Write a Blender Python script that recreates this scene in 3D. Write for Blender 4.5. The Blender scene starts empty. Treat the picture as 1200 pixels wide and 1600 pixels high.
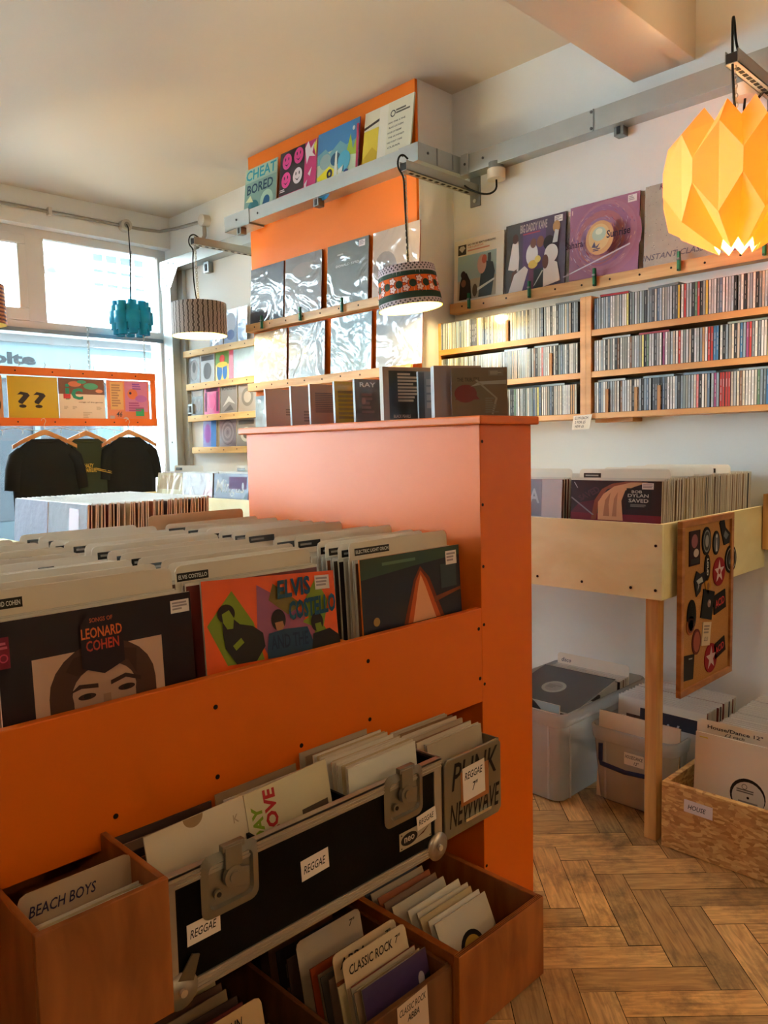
import bpy, bmesh, math, random
from mathutils import Vector, Matrix, Euler
random.seed(7)
PI = math.pi
C = bpy.context.scene.collection
scene = bpy.context.scene

# ------------------------------------------------------------------ camera, sky, lights, exposure
cam_data = bpy.data.cameras.new('camera'); cam = bpy.data.objects.new('camera', cam_data); C.objects.link(cam)
CAM_YAW, CAM_PITCH, CAM_ROLL = 0.7930439, 0.0843209, 0.0217309
_f = Vector((math.cos(CAM_PITCH)*math.cos(CAM_YAW), math.cos(CAM_PITCH)*math.sin(CAM_YAW), -math.sin(CAM_PITCH)))
_r = Vector((math.sin(CAM_YAW), -math.cos(CAM_YAW), 0)); _d = _f.cross(_r)
_r2 = _r*math.cos(CAM_ROLL)+_d*math.sin(CAM_ROLL); _d2 = -_r*math.sin(CAM_ROLL)+_d*math.cos(CAM_ROLL)
cam.matrix_world = Matrix.Translation((0, 0, 1.24)) @ Matrix((( _r2.x, -_d2.x, -_f.x), (_r2.y, -_d2.y, -_f.y), (_r2.z, -_d2.z, -_f.z))).to_4x4()
cam_data.sensor_fit = 'VERTICAL'; cam_data.sensor_height = 36; cam_data.lens = 1219.2/1600*36
cam_data.clip_start = 0.02
scene.camera = cam
scene.view_settings.view_transform = 'Standard'; scene.view_settings.look = 'None'
scene.view_settings.gamma = 1; scene.view_settings.use_curve_mapping = False
scene.view_settings.exposure = 0.66
SKY, SUN = 3.5, 78.0

world = bpy.data.worlds.new('sky'); scene.world = world; world.use_nodes = True
wn = world.node_tree.nodes; wn['Background'].inputs[0].default_value = (0.70, 0.86, 1.0, 1); wn['Background'].inputs[1].default_value = SKY
sun = bpy.data.lights.new('sun', 'SUN'); sun.energy = SUN; sun.angle = 0.02; sun.color = (.66, .86, 1)
so = bpy.data.objects.new('sun', sun); C.objects.link(so)
so.rotation_euler = Vector((0.15, 1.0, -0.95)).to_track_quat('-Z', 'Y').to_euler()
portal = bpy.data.lights.new('window_daylight_portal', 'AREA'); portal.shape = 'RECTANGLE'; portal.size = 5.2; portal.size_y = 2.1
portal.cycles.is_portal = True
po = bpy.data.objects.new('window_daylight_portal', portal); C.objects.link(po); po.location = (0.4, 5.48, 1.62); po.rotation_euler = (-PI/2, 0, 0)

# ------------------------------------------------------------------ colour and materials
def lin(h):
    h = h.lstrip('#'); o = []
    for i in (0, 2, 4):
        c = int(h[i:i+2], 16)/255
        o.append(c/12.92 if c <= .04045 else ((c+.055)/1.055)**2.4)
    return (*o, 1)
_m = {}
def newmat(name):
    m = bpy.data.materials.new(name); m.use_nodes = True
    return m, m.node_tree.nodes, m.node_tree.links, m.node_tree.nodes['Principled BSDF']
def P(hexc, rough=.55, coat=0, metal=0, bump=0, bscale=40, var=0, vscale=6, emit=0):
    k = ('P', hexc, rough, coat, metal, bump, bscale, var, vscale, emit)
    if k in _m: return _m[k]
    m, n, l, b = newmat('paint_'+hexc.strip('#'))
    b.inputs['Base Color'].default_value = lin(hexc); b.inputs['Roughness'].default_value = rough
    b.inputs['Specular IOR Level'].default_value = .28; b.inputs['Metallic'].default_value = metal; b.inputs['Coat Weight'].default_value = coat; b.inputs['Coat Roughness'].default_value = .06
    if var or bump:
        tc = n.new('ShaderNodeTexCoord')
    if var:
        nz = n.new('ShaderNodeTexNoise'); nz.inputs['Scale'].default_value = vscale; nz.inputs['Detail'].default_value = 5
        l.new(tc.outputs['Object'], nz.inputs['Vector'])
        mx = n.new('ShaderNodeMix'); mx.data_type = 'RGBA'
        c = lin(hexc); mx.inputs['A'].default_value = tuple(x*(1-var) for x in c[:3])+(1,); mx.inputs['B'].default_value = tuple(min(1, x*(1+var)) for x in c[:3])+(1,)
        l.new(nz.outputs['Fac'], mx.inputs['Factor']); l.new(mx.outputs['Result'], b.inputs['Base Color'])
    if bump:
        nb = n.new('ShaderNodeTexNoise'); nb.inputs['Scale'].default_value = bscale; nb.inputs['Detail'].default_value = 4
        l.new(tc.outputs['Object'], nb.inputs['Vector'])
        bp = n.new('ShaderNodeBump'); bp.inputs['Strength'].default_value = bump; bp.inputs['Distance'].default_value = .01
        l.new(nb.outputs['Fac'], bp.inputs['Height'])
        l.new(bp.outputs['Normal'], b.inputs['Coat Normal' if coat else 'Normal'])
    if emit:
        b.inputs['Emission Color'].default_value = lin(hexc); b.inputs['Emission Strength'].default_value = emit
    _m[k] = m; return m
def wood(hexc, dark, scale=(2, 2, 14), rough=.45, coat=0, mix=.6, knots=False):
    k = ('W', hexc, dark, scale, rough, coat, mix)
    if k in _m: return _m[k]
    m, n, l, b = newmat('wood_'+hexc.strip('#'))
    tc = n.new('ShaderNodeTexCoord'); mp = n.new('ShaderNodeMapping'); mp.inputs['Scale'].default_value = scale
    l.new(tc.outputs['Object'], mp.inputs['Vector'])
    nz = n.new('ShaderNodeTexNoise'); nz.inputs['Scale'].default_value = 3; nz.inputs['Detail'].default_value = 6; nz.inputs['Distortion'].default_value = .6
    l.new(mp.outputs['Vector'], nz.inputs['Vector'])
    cr = n.new('ShaderNodeValToRGB'); cr.color_ramp.elements[0].position = .35; cr.color_ramp.elements[0].color = lin(dark)
    cr.color_ramp.elements[1].position = .35+mix*.5; cr.color_ramp.elements[1].color = lin(hexc)
    l.new(nz.outputs['Fac'], cr.inputs['Fac']); l.new(cr.outputs['Color'], b.inputs['Base Color'])
    b.inputs['Roughness'].default_value = rough; b.inputs['Coat Weight'].default_value = coat; b.inputs['Coat Roughness'].default_value = .15
    bp = n.new('ShaderNodeBump'); bp.inputs['Strength'].default_value = .08; l.new(nz.outputs['Fac'], bp.inputs['Height']); l.new(bp.outputs['Normal'], b.inputs['Normal'])
    _m[k] = m; return m
def film(hexc, strength=.6, scale=9, rough=.06, spec=1.0, metal=.0, var=0.25):
    """printed sleeve under crinkled clear plastic: a strong wavy clear coat over the print"""
    k = ('F', hexc, strength, scale, rough, metal)
    if k in _m: return _m[k]
    m, n, l, b = newmat('plastic_sleeved_'+hexc.strip('#'))
    b.inputs['Base Color'].default_value = lin(hexc); b.inputs['Roughness'].default_value = .4; b.inputs['Metallic'].default_value = metal
    b.inputs['Coat Weight'].default_value = 1; b.inputs['Coat IOR'].default_value = 1.6; b.inputs['Coat Roughness'].default_value = rough
    tc = n.new('ShaderNodeTexCoord'); nz = n.new('ShaderNodeTexNoise'); nz.inputs['Scale'].default_value = scale; nz.inputs['Detail'].default_value = 2; nz.inputs['Distortion'].default_value = 1.2
    geo = n.new('ShaderNodeObjectInfo'); ad = n.new('ShaderNodeVectorMath'); ad.operation = 'ADD'
    sc = n.new('ShaderNodeVectorMath'); sc.operation = 'SCALE'; sc.inputs['Scale'].default_value = .37
    l.new(geo.outputs['Location'], sc.inputs[0]); l.new(tc.outputs['Object'], ad.inputs[0]); l.new(sc.outputs[0], ad.inputs[1])
    l.new(ad.outputs[0], nz.inputs['Vector'])
    bp = n.new('ShaderNodeBump'); bp.inputs['Strength'].default_value = strength; bp.inputs['Distance'].default_value = .03
    l.new(nz.outputs['Fac'], bp.inputs['Height']); l.new(bp.outputs['Normal'], b.inputs['Coat Normal'])
    if metal: l.new(bp.outputs['Normal'], b.inputs['Normal']); b.inputs['Roughness'].default_value = .2
    _m[k] = m; return m
def translucent(name, hexc, tr=.5, hex2=None):
    k = ('T', name)
    if k in _m: return _m[k]
    m = bpy.data.materials.new(name); m.use_nodes = True; n = m.node_tree.nodes; l = m.node_tree.links
    n.clear(); out = n.new('ShaderNodeOutputMaterial'); d = n.new('ShaderNodeBsdfDiffuse'); t = n.new('ShaderNodeBsdfTranslucent'); mx = n.new('ShaderNodeMixShader')
    d.inputs[0].default_value = lin(hexc); t.inputs[0].default_value = lin(hex2 or hexc); mx.inputs[0].default_value = tr
    l.new(d.outputs[0], mx.inputs[1]); l.new(t.outputs[0], mx.inputs[2]); l.new(mx.outputs[0], out.inputs[0])
    _m[k] = m; return m
def clearish(name, hexc, opacity, rough=.15, gloss=.08):
    """thin clear or frosted sheet: some diffuse/translucent body, the rest passes through, with a surface gloss"""
    k = ('C', name)
    if k in _m: return _m[k]
    m = bpy.data.materials.new(name); m.use_nodes = True; n = m.node_tree.nodes; l = m.node_tree.links
    n.clear(); out = n.new('ShaderNodeOutputMaterial'); tr = n.new('ShaderNodeBsdfTransparent'); d = n.new('ShaderNodeBsdfDiffuse'); t = n.new('ShaderNodeBsdfTranslucent')
    g = n.new('ShaderNodeBsdfGlossy'); g.inputs['Roughness'].default_value = rough; m1 = n.new('ShaderNodeMixShader'); m2 = n.new('ShaderNodeMixShader'); m3 = n.new('ShaderNodeMixShader')
    d.inputs[0].default_value = lin(hexc); t.inputs[0].default_value = lin(hexc); m1.inputs[0].default_value = .5
    l.new(d.outputs[0], m1.inputs[1]); l.new(t.outputs[0], m1.inputs[2])
    m2.inputs[0].default_value = opacity; l.new(tr.outputs[0], m2.inputs[1]); l.new(m1.outputs[0], m2.inputs[2])
    fr = n.new('ShaderNodeLayerWeight'); fr.inputs[0].default_value = gloss*2
    l.new(fr.outputs['Fresnel'], m3.inputs[0]); l.new(m2.outputs[0], m3.inputs[1]); l.new(g.outputs[0], m3.inputs[2]); l.new(m3.outputs[0], out.inputs[0])
    _m[k] = m; return m
def stripes(name, cols, axis, freq, rough=.7, distort=0, dia=(1, 1, 1)):
    m, n, l, b = newmat(name)
    tc = n.new('ShaderNodeTexCoord'); w = n.new('ShaderNodeTexWave'); w.bands_direction = axis; w.inputs['Scale'].default_value = freq; w.inputs['Distortion'].default_value = distort
    l.new(tc.outputs['UV'], w.inputs['Vector']); cr = n.new('ShaderNodeValToRGB'); cr.color_ramp.interpolation = 'CONSTANT'
    for i, (p, c) in enumerate(cols):
        e = cr.color_ramp.elements[i] if i < 2 else cr.color_ramp.elements.new(p)
        e.position = p; e.color = lin(c)
    l.new(w.outputs['Fac'], cr.inputs['Fac']); l.new(cr.outputs['Color'], b.inputs['Base Color']); b.inputs['Roughness'].default_value = rough
    return m

# ------------------------------------------------------------------ mesh helpers
class MB:
    def __init__(s): s.v = []; s.f = []; s.mi = []; s.mats = []; s.sm = []
    def m(s, mat):
        if mat not in s.mats: s.mats.append(mat)
        return s.mats.index(mat)
    def add(s, vs, fs, mat, smooth=False, M=None):
        o = len(s.v); s.v += [tuple(M @ Vector(v)) if M else tuple(v) for v in vs]; i = s.m(mat)
        for f in fs: s.f.append(tuple(o+k for k in f)); s.mi.append(i); s.sm.append(smooth)
        return s
    def box(s, a, b, mat, M=None):
        x0, y0, z0 = a; x1, y1, z1 = b
        return s.add([(x0,y0,z0),(x1,y0,z0),(x1,y1,z0),(x0,y1,z0),(x0,y0,z1),(x1,y0,z1),(x1,y1,z1),(x0,y1,z1)],
                     [(0,3,2,1),(4,5,6,7),(0,1,5,4),(1,2,6,5),(2,3,7,6),(3,0,4,7)], mat, M=M)
    def cyl(s, p0, p1, r0, r1=None, seg=16, mat=None, caps=True, smooth=True):
        r1 = r0 if r1 is None else r1
        p0 = Vector(p0); p1 = Vector(p1); d = (p1-p0).normalized(); a = d.orthogonal().normalized(); b = d.cross(a)
        vs = []
        for p, r in ((p0, r0), (p1, r1)):
            for i in range(seg):
                t = 2*PI*i/seg; vs.append(p+a*math.cos(t)*r+b*math.sin(t)*r)
        s.add(vs, [(i, (i+1) % seg, seg+(i+1) % seg, seg+i) for i in range(seg)], mat, smooth)
        if caps: s.add(vs, [tuple(range(seg))[::-1], tuple(range(seg, 2*seg))], mat)
        return s
    def tube(s, pts, r, mat, seg=8, closed=False):
        pts = [Vector(p) for p in pts]; rings = []; up = None; N = len(pts)
        for i, p in enumerate(pts):
            d = (pts[min(i+1, N-1)]-pts[max(i-1, 0)]).normalized()
            if up is None: up = d.orthogonal().normalized()
            up = (up-d*up.dot(d)).normalized(); b = d.cross(up)
            rr = r[i] if isinstance(r, (list, tuple)) else r
            rings.append([p+up*math.cos(2*PI*k/seg)*rr+b*math.sin(2*PI*k/seg)*rr for k in range(seg)])
        vs = [v for R_ in rings for v in R_]; fs = []
        for i in range(N-1):
            for k in range(seg): fs.append((i*seg+k, i*seg+(k+1) % seg, (i+1)*seg+(k+1) % seg, (i+1)*seg+k))
        s.add(vs, fs, mat, True); s.add(vs, [tuple(range(seg))[::-1], tuple((N-1)*seg+k for k in range(seg))], mat)
        return s
    def lathe(s, prof, mat, c=(0,0,0), seg=32, smooth=True, M=None):
        vs = []; n = len(prof)
        for i in range(seg):
            t = 2*PI*i/seg
            for r, z in prof: vs.append((c[0]+r*math.cos(t), c[1]+r*math.sin(t), c[2]+z))
        fs = []
        for i in range(seg):
            for k in range(n-1): fs.append((i*n+k, ((i+1) % seg)*n+k, ((i+1) % seg)*n+k+1, i*n+k+1))
        return s.add(vs, fs, mat, smooth, M)
    def prism(s, pts, y0, y1, mat, M=None):
        """outline in x,z extruded from y0 (front) to y1"""
        n = len(pts); vs = [(x, y0, z) for x, z in pts]+[(x, y1, z) for x, z in pts]
        fs = [tuple(range(n)), tuple(range(2*n-1, n-1, -1))]+[(i, n+i, n+(i+1) % n, (i+1) % n) for i in range(n)]
        return s.add(vs, fs, mat, M=M)
    def mesh(s, name):
        me = bpy.data.meshes.new(name); me.from_pydata(s.v, [], s.f)
        for m in s.mats: me.materials.append(m)
        me.polygons.foreach_set('material_index', s.mi); me.polygons.foreach_set('use_smooth', s.sm); me.update()
        return me
    def build(s, name, parent=None, loc=(0,0,0), rot=(0,0,0), bevel=0, fixn=False):
        me = s.mesh(name)
        if fixn:
            bm = bmesh.new(); bm.from_mesh(me); bmesh.ops.recalc_face_normals(bm, faces=bm.faces); bm.to_mesh(me); bm.free()
        o = bpy.data.objects.new(name, me); C.objects.link(o); o.location = loc; o.rotation_euler = rot
        if parent: o.parent = parent
        if bevel:
            b = o.modifiers.new('bevel', 'BEVEL'); b.width = bevel; b.segments = 2; b.limit_method = 'ANGLE'
        return o
def B(name, a, b, mat, parent=None, bevel=.0015):
    """box part given in world coordinates, made relative to its parent's position"""
    c = [(a[i]+b[i])/2 for i in range(3)]
    p = parent.location if parent else Vector((0,0,0))
    pp = parent
    off = Vector((0,0,0))
    while pp is not None: off += pp.location; pp = pp.parent
    mb = MB(); mb.box([a[i]-c[i] for i in range(3)], [b[i]-c[i] for i in range(3)], mat)
    return mb.build(name, parent, Vector(c)-off, bevel=bevel)
def smooth_path(pts, n=2):
    pts = [Vector(p) for p in pts]
    for _ in range(n):
        q = [pts[0]]
        for a, b in zip(pts, pts[1:]): q += [a.lerp(b, .25), a.lerp(b, .75)]
        pts = q+[pts[-1]]
    return pts
def W(mb, name, parent=None, bevel=0, origin=None, fixn=False):
    """mesh written in world coordinates, its origin moved to its own middle"""
    if origin is None:
        n = len(mb.v); lo = [min(v[i] for v in mb.v) for i in range(3)]; hi = [max(v[i] for v in mb.v) for i in range(3)]
        origin = ((lo[0]+hi[0])/2, (lo[1]+hi[1])/2, lo[2])
    o_ = Vector(origin); mb.v = [tuple(Vector(v)-o_) for v in mb.v]
    off = Vector((0,0,0)); pp = parent
    while pp is not None: off += pp.location; pp = pp.parent
    return mb.build(name, parent, o_-off, bevel=bevel, fixn=fixn)
def tag(o, label, cat, group=None, kind=None):
    o['label'] = label; o['category'] = cat
    if group: o['group'] = group
    if kind: o['kind'] = kind
    return o
def thing(name, loc, label, cat, group=None, rot=(0,0,0)):
    o = bpy.data.objects.new(name, None); o.empty_display_size = .05; C.objects.link(o); o.location = loc; o.rotation_euler = rot
    return tag(o, label, cat, group)
def struct(o): o['kind'] = 'structure'; return o
def copy_tree(o, parent=None):
    c = o.copy(); C.objects.link(c)
    if parent is not None: c.parent = parent
    for ch in list(o.children): copy_tree(ch, c)
    return c
ORD = lambda n: f"{n}{'th' if 10 <= n % 100 <= 20 else {1:'st',2:'nd',3:'rd'}.get(n % 10,'th')}"

_tc = {}
def text_mesh(s, slant=0, bold=0, spacing=1):
    k = (s, slant, bold, spacing)
    if k in _tc: return _tc[k]
    cu = bpy.data.curves.new('t', 'FONT'); cu.body = s; cu.size = 1; cu.shear = slant; cu.resolution_u = 2; cu.offset = bold; cu.space_character = spacing
    ob = bpy.data.objects.new('t', cu); C.objects.link(ob)
    dg = bpy.context.evaluated_depsgraph_get(); me = bpy.data.meshes.new_from_object(ob.evaluated_get(dg))
    vs = [v.co.copy() for v in me.vertices]; fs = [tuple(p.vertices) for p in me.polygons]
    bpy.data.objects.remove(ob); bpy.data.curves.remove(cu); bpy.data.meshes.remove(me)
    x0 = min(v.x for v in vs); x1 = max(v.x for v in vs); y0 = min(v.y for v in vs); y1 = max(v.y for v in vs)
    vs = [((v.x-x0)/(x1-x0), (v.y-y0)/(y1-y0)) for v in vs]
    _tc[k] = (vs, fs); return _tc[k]
def draw(mb, items, W_, H_, y0=0, sgn=-1, flat=P, x0=0, z0=0, M=None, step=.00025, coat=0):
    """flat print on a face at y=y0 (front towards -y): items in 0..1 of width and height"""
    y = y0
    for it in items:
        y += sgn*step; k = it[0]
        def V(u, v): return (x0+u*W_, y, z0+v*H_)
        mat = it[-1] if not isinstance(it[-1], str) else (P(it[-1], .45, coat) if coat else P(it[-1], .6))
        if k == 'r': _, a, b, c, d, _c = it; mb.add([V(a,b),V(c,b),V(c,d),V(a,d)], [(0,1,2,3)], mat, M=M)
        elif k == 'e':
            _, cu, cv, ru, rv, _c = it; n = 24
            mb.add([V(cu+ru*math.cos(2*PI*i/n), cv+rv*math.sin(2*PI*i/n)) for i in range(n)], [tuple(range(n))], mat, M=M)
        elif k == 'ring':
            _, cu, cv, ru, t, _c = it; n = 28
            vs = [V(cu+r*math.cos(2*PI*i/n), cv+r*W_/H_*math.sin(2*PI*i/n)) for r in (ru, ru-t) for i in range(n)]
            mb.add(vs, [(i, (i+1) % n, n+(i+1) % n, n+i) for i in range(n)], mat, M=M)
        elif k == 'p': _, pts, _c = it; mb.add([V(u, v) for u, v in pts], [tuple(range(len(pts)))], mat, M=M)
        elif k in 'th':
            _, s, a, b, c, d, _c = it[:7] if len(it) == 7 else it; 
            vs, fs = text_mesh(s, .25 if k == 'h' else 0, .01 if k == 'h' else .02)
            mb.add([V(a+(c-a)*u, b+(d-b)*v) for u, v in vs], fs, mat, M=M)
        elif k == 'q':   # quad-cornered text: four corners bl br tr tl
            _, s, bl, br, tr, tl, _c = it; vs, fs = text_mesh(s, .1, .04)
            def Q(u, v):
                lo = (bl[0]+(br[0]-bl[0])*u, bl[1]+(br[1]-bl[1])*u); hi = (tl[0]+(tr[0]-tl[0])*u, tl[1]+(tr[1]-tl[1])*u)
                return V(lo[0]+(hi[0]-lo[0])*v, lo[1]+(hi[1]-lo[1])*v)
            mb.add([Q(u, v) for u, v in vs], fs, mat, M=M)
        elif k == 'l':   # text-like grey lines
            _, a, b, c, d, n, _c = it
            for i in range(n):
                v = d-(d-b)*(i+.5)/n; w = c-(c-a)*random.uniform(0, .5); h = (d-b)/n*.3
                mb.add([V(a, v-h), V(w, v-h), V(w, v+h), V(a, v+h)], [(0,1,2,3)], mat, M=M)
    return mb

# faces: a sleeve is modelled with its front towards -y; these turn it in the place
FACE = {'-Y': 0.0, '-X': -PI/2, '+X': PI/2, '+Y': PI}
def orient(o, loc, face='-Y', lean=0, roll=0, yaw=0):
    """base-left corner of the front at loc; lean in degrees tips the top backwards"""
    rz = FACE[face]+math.radians(yaw)
    M = Matrix.Translation(loc) @ Matrix.Rotation(rz, 4, 'Z') @ Matrix.Rotation(math.radians(roll), 4, 'Y') @ Matrix.Rotation(-math.radians(lean), 4, 'X')
    o.location = M.to_translation(); o.rotation_euler = M.to_euler()
    return o
def vis(v0, art):
    """art written for the part that shows above a bin front, moved to the top of the whole sleeve"""
    o = []; g = lambda v: v0+(1-v0)*v; s = 1-v0
    for it in art:
        k = it[0]
        if k == 'r': o.append((k, it[1], g(it[2]) if it[2] > 0 else 0, it[3], g(it[4]), it[5]))
        elif k == 'e': o.append((k, it[1], g(it[2]), it[3], it[4]*s, it[5]))
        elif k == 'p': o.append((k, [(a, g(b)) for a, b in it[1]], it[2]))
        elif k in 'th': o.append((k, it[1], it[2], g(it[3]), it[4], g(it[5]), it[6]))
        elif k == 'q': o.append((k, it[1])+tuple((a, g(b)) for a, b in it[2:6])+(it[6],))
        elif k == 'l': o.append((k, it[1], g(it[2]), it[3], g(it[4]), it[5], it[6]))
        else: o.append(it)
    return o
def sleeve_mesh(W_, H_, T, front, edge, art=(), y0=0, coat=0, name='sleeve', sticker=None):
    mb = MB(); mb.add([(0,0,0),(W_,0,0),(W_,0,H_),(0,0,H_)], [(0,1,2,3)], front)
    mb.add([(0,0,0),(W_,0,0),(W_,T,0),(0,T,0),(0,0,H_),(W_,0,H_),(W_,T,H_),(0,T,H_)], [(0,3,2,1),(4,5,6,7),(1,2,6,5),(2,3,7,6),(3,0,4,7)], edge)
    draw(mb, art, W_, H_, 0, coat=coat)
    return mb
def sleeve(name, label, W_, H_, T, front, edge, art, loc, face, lean=0, roll=0, yaw=0, cat='record sleeve', group=None, coat=0, sticker=None):
    o = sleeve_mesh(W_, H_, T, front, edge, art, coat=coat).build(name)
    tag(o, label, cat, group); orient(o, loc, face, lean, roll, yaw)
    if sticker:
        a, b, c, d = sticker
        s = MB(); s.add([(a*W_,-.0025,b*H_),(c*W_,-.0025,b*H_),(c*W_,-.0025,d*H_),(a*W_,-.0025,d*H_)], [(0,1,2,3)], P('#e8dcd8'))
        draw(s, [('l', a+.01, b+.2*(d-b), c-.01, d-.1*(d-b), 3, '#a09094')], W_, H_, -.0025)
        st = s.build('price_sticker', o); st['label'] = 'small white price sticker'
    return o
# ------------------------------------------------------------------ the room
WX, FY, CZ = 3.03, 5.25, 2.93         # right wall, bulkhead face over the shop window, ceiling
wallm = P('#eceeec', .85, bump=.06, bscale=60); ceilm = P('#d2c9bb', .85)
def floor_mesh():
    mb = MB()
    m, n, l, b = newmat('worn_oak_parquet')
    at = n.new('ShaderNodeVertexColor'); at.layer_name = 'block'
    tc = n.new('ShaderNodeTexCoord'); uv = n.new('ShaderNodeMapping'); uv.inputs['Scale'].default_value = (3.4, 30, 1)
    l.new(tc.outputs['UV'], uv.inputs['Vector'])
    g = n.new('ShaderNodeTexNoise'); g.inputs['Scale'].default_value = 3.2; g.inputs['Detail'].default_value = 7; g.inputs['Distortion'].default_value = .8; l.new(uv.outputs['Vector'], g.inputs['Vector'])
    gr = n.new('ShaderNodeValToRGB'); gr.color_ramp.elements[0].position = .28; gr.color_ramp.elements[0].color = lin('#a87a48'); gr.color_ramp.elements[1].position = .66; gr.color_ramp.elements[1].color = lin('#e0b070')
    l.new(g.outputs['Fac'], gr.inputs['Fac'])
    mx = n.new('ShaderNodeMix'); mx.data_type = 'RGBA'; mx.blend_type = 'MULTIPLY'; mx.inputs['Factor'].default_value = 1
    l.new(gr.outputs['Color'], mx.inputs['A']); l.new(at.outputs['Color'], mx.inputs['B'])
    d = n.new('ShaderNodeTexNoise'); d.inputs['Scale'].default_value = 5.5; d.inputs['Detail'].default_value = 9; d.inputs['Roughness'].default_value = .72; l.new(tc.outputs['Object'], d.inputs['Vector'])
    dr = n.new('ShaderNodeValToRGB'); dr.color_ramp.elements[0].position = .50; dr.color_ramp.elements[0].color = (0,0,0,1); dr.color_ramp.elements[1].position = .68; dr.color_ramp.elements[1].color = (.75,.75,.75,1)
    l.new(d.outputs['Fac'], dr.inputs['Fac'])
    m2 = n.new('ShaderNodeMix'); m2.data_type = 'RGBA'; l.new(dr.outputs['Color'], m2.inputs['Factor']); l.new(mx.outputs['Result'], m2.inputs['A']); m2.inputs['B'].default_value = lin('#4a3a26')
    l.new(m2.outputs['Result'], b.inputs['Base Color'])
    rr = n.new('ShaderNodeMapRange'); rr.inputs['To Min'].default_value = .38; rr.inputs['To Max'].default_value = .7; l.new(g.outputs['Fac'], rr.inputs['Value']); l.new(rr.outputs['Result'], b.inputs['Roughness'])
    bp = n.new('ShaderNodeBump'); bp.inputs['Strength'].default_value = .15; l.new(g.outputs['Fac'], bp.inputs['Height']); l.new(bp.outputs['Normal'], b.inputs['Normal'])
    base = P('#1c140c', .9)
    mb.add([(-2.2,-3,-.004),(WX,-3,-.004),(WX,5.5,-.004),(-2.2,5.5,-.004)], [(0,1,2,3)], base)
    L_, w = .32, .08; g_ = .0009; R = random.Random(3)
    ca, sa = math.cos(PI/4), math.sin(PI/4); cols = []; uvs = []
    # herringbone built in a frame turned 45 degrees
    for i in range(-34, 46):
        for j in range(-14, 18):
            # horizontal block then vertical block, stepping diagonally
            ox = i*w+j*L_; oy = i*w-j*L_
            for (x0, y0, x1, y1, hor) in ((ox, oy, ox+L_, oy+w, 1), (ox, oy+w, ox+w, oy+w+L_, 0)):
                cx, cy = (x0+x1)/2, (y0+y1)/2
                X = ca*cx-sa*cy+1.75; Y = sa*cx+ca*cy+.95
                if not (-.5 < X < WX+.1 and -.6 < Y < 5.5): continue
                q = [(x0+g_, y0+g_), (x1-g_, y0+g_), (x1-g_, y1-g_), (x0+g_, y1-g_)]
                dz = R.uniform(-.0006, .0006)
                q = [(ca*a-sa*c+1.75, sa*a+ca*c+.95, dz) for a, c in q]
                q = [(min(a, WX), min(c, 5.5), z) for a, c, z in q]
                mb.add(q, [(0,1,2,3)], m)
                t = R.uniform(.62, 1.15); h = R.uniform(-.05, .05); cols.append((t*(1+h), t, t*(1-h*1.4), 1))
                u0, v0 = R.uniform(0, 9), R.uniform(0, 9)
                uvs.append([(u0, v0), (u0+L_, v0), (u0+L_, v0+w), (u0, v0+w)] if hor else [(u0, v0+w), (u0, v0), (u0+L_, v0), (u0+L_, v0+w)])
    o = mb.build('floor'); me = o.data
    ca_ = me.color_attributes.new('block', 'FLOAT_COLOR', 'CORNER'); uvl = me.uv_layers.new(name='UV')
    k = 0
    for p in me.polygons:
        if p.material_index == mb.mats.index(m):
            for q, li in enumerate(p.loop_indices): ca_.data[li].color = cols[k]; uvl.data[li].uv = uvs[k][q]
            k += 1
    return struct(o)
floor_mesh()
struct(B('ceiling', (-2.3,-3.1,CZ), (WX+.1,5.6,CZ+.1), ceilm, bevel=0))
struct(B('wall_right', (WX,-3.1,-.1), (WX+.12,5.6,CZ), wallm, bevel=0))
struct(B('wall_left', (-2.32,-3.1,-.1), (-2.2,5.6,CZ), P('#dcd2c2', .85), bevel=0))
struct(B('wall_rear', (-2.2,-3.12,-.1), (WX,-3.0,CZ), P('#cdb48c', .85), bevel=0))
mb = MB()
mb.box((-2.2,5.25,2.711), (WX,5.6,CZ), wallm)          # bulkhead over the window
mb.box((-2.6,5.3,CZ), (WX+.5,5.6,6.0), wallm)          # unseen upper floor of the shop front, added to shade the lower facade opposite
mb.box((-2.2,5.3,-.1), (WX,5.5,.55), wallm)           # low wall under the window
struct(W(mb, 'wall_front')); struct(W(MB().box((-2.2,5.22,.55), (2.95,5.5,.58), P('#f2f0ec', .4)), 'trim_3'))
# chimney breast with its painted orange board face
struct(B('wall_column', (2.785,2.545,0), (WX,3.877,CZ), wallm, bevel=0))
orange = P('#e4661a', .5, coat=.25, bump=.03, bscale=90)
struct(B('trim_1', (2.768,2.548,.0), (2.785,3.877,CZ-.001), P('#ec7612', .55), bevel=.001))
# boxed-in ceiling beam
struct(B('trim_2', (-2.2,1.344,2.67), (WX,1.596,CZ), ceilm, bevel=.002))
struct(B('baseboard_right', (WX-.018,-3,0), (WX,5.3,.09), P('#e8e4dc', .5), bevel=.003))

# ------------------------------------------------------------------ the shop window
framem = P('#e6e0d8', .4); glass = clearish('window_glass', '#eef6f8', .015, .02, .12)
wf = MB()
YF0, YF1 = 5.33, 5.39
for a, b in (((-2.2,.58),(2.98,.64)), ((-2.2,2.655),(2.98,2.712)), ((-2.2,2.045),(2.98,2.11)), ((2.02,2.11),(2.14,2.66)), ((2.965,.58),(3.03,2.712)),
             ((-2.2,.58),(-2.14,2.71)), ((.2,.64),(.28,2.66)), ((-1.0,2.11),(-.9,2.66))):
    wf.box((a[0],YF0,a[1]), (b[0],YF1,b[1]), framem)
win = W(wf, 'window_1', bevel=.004); struct(win)
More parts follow.
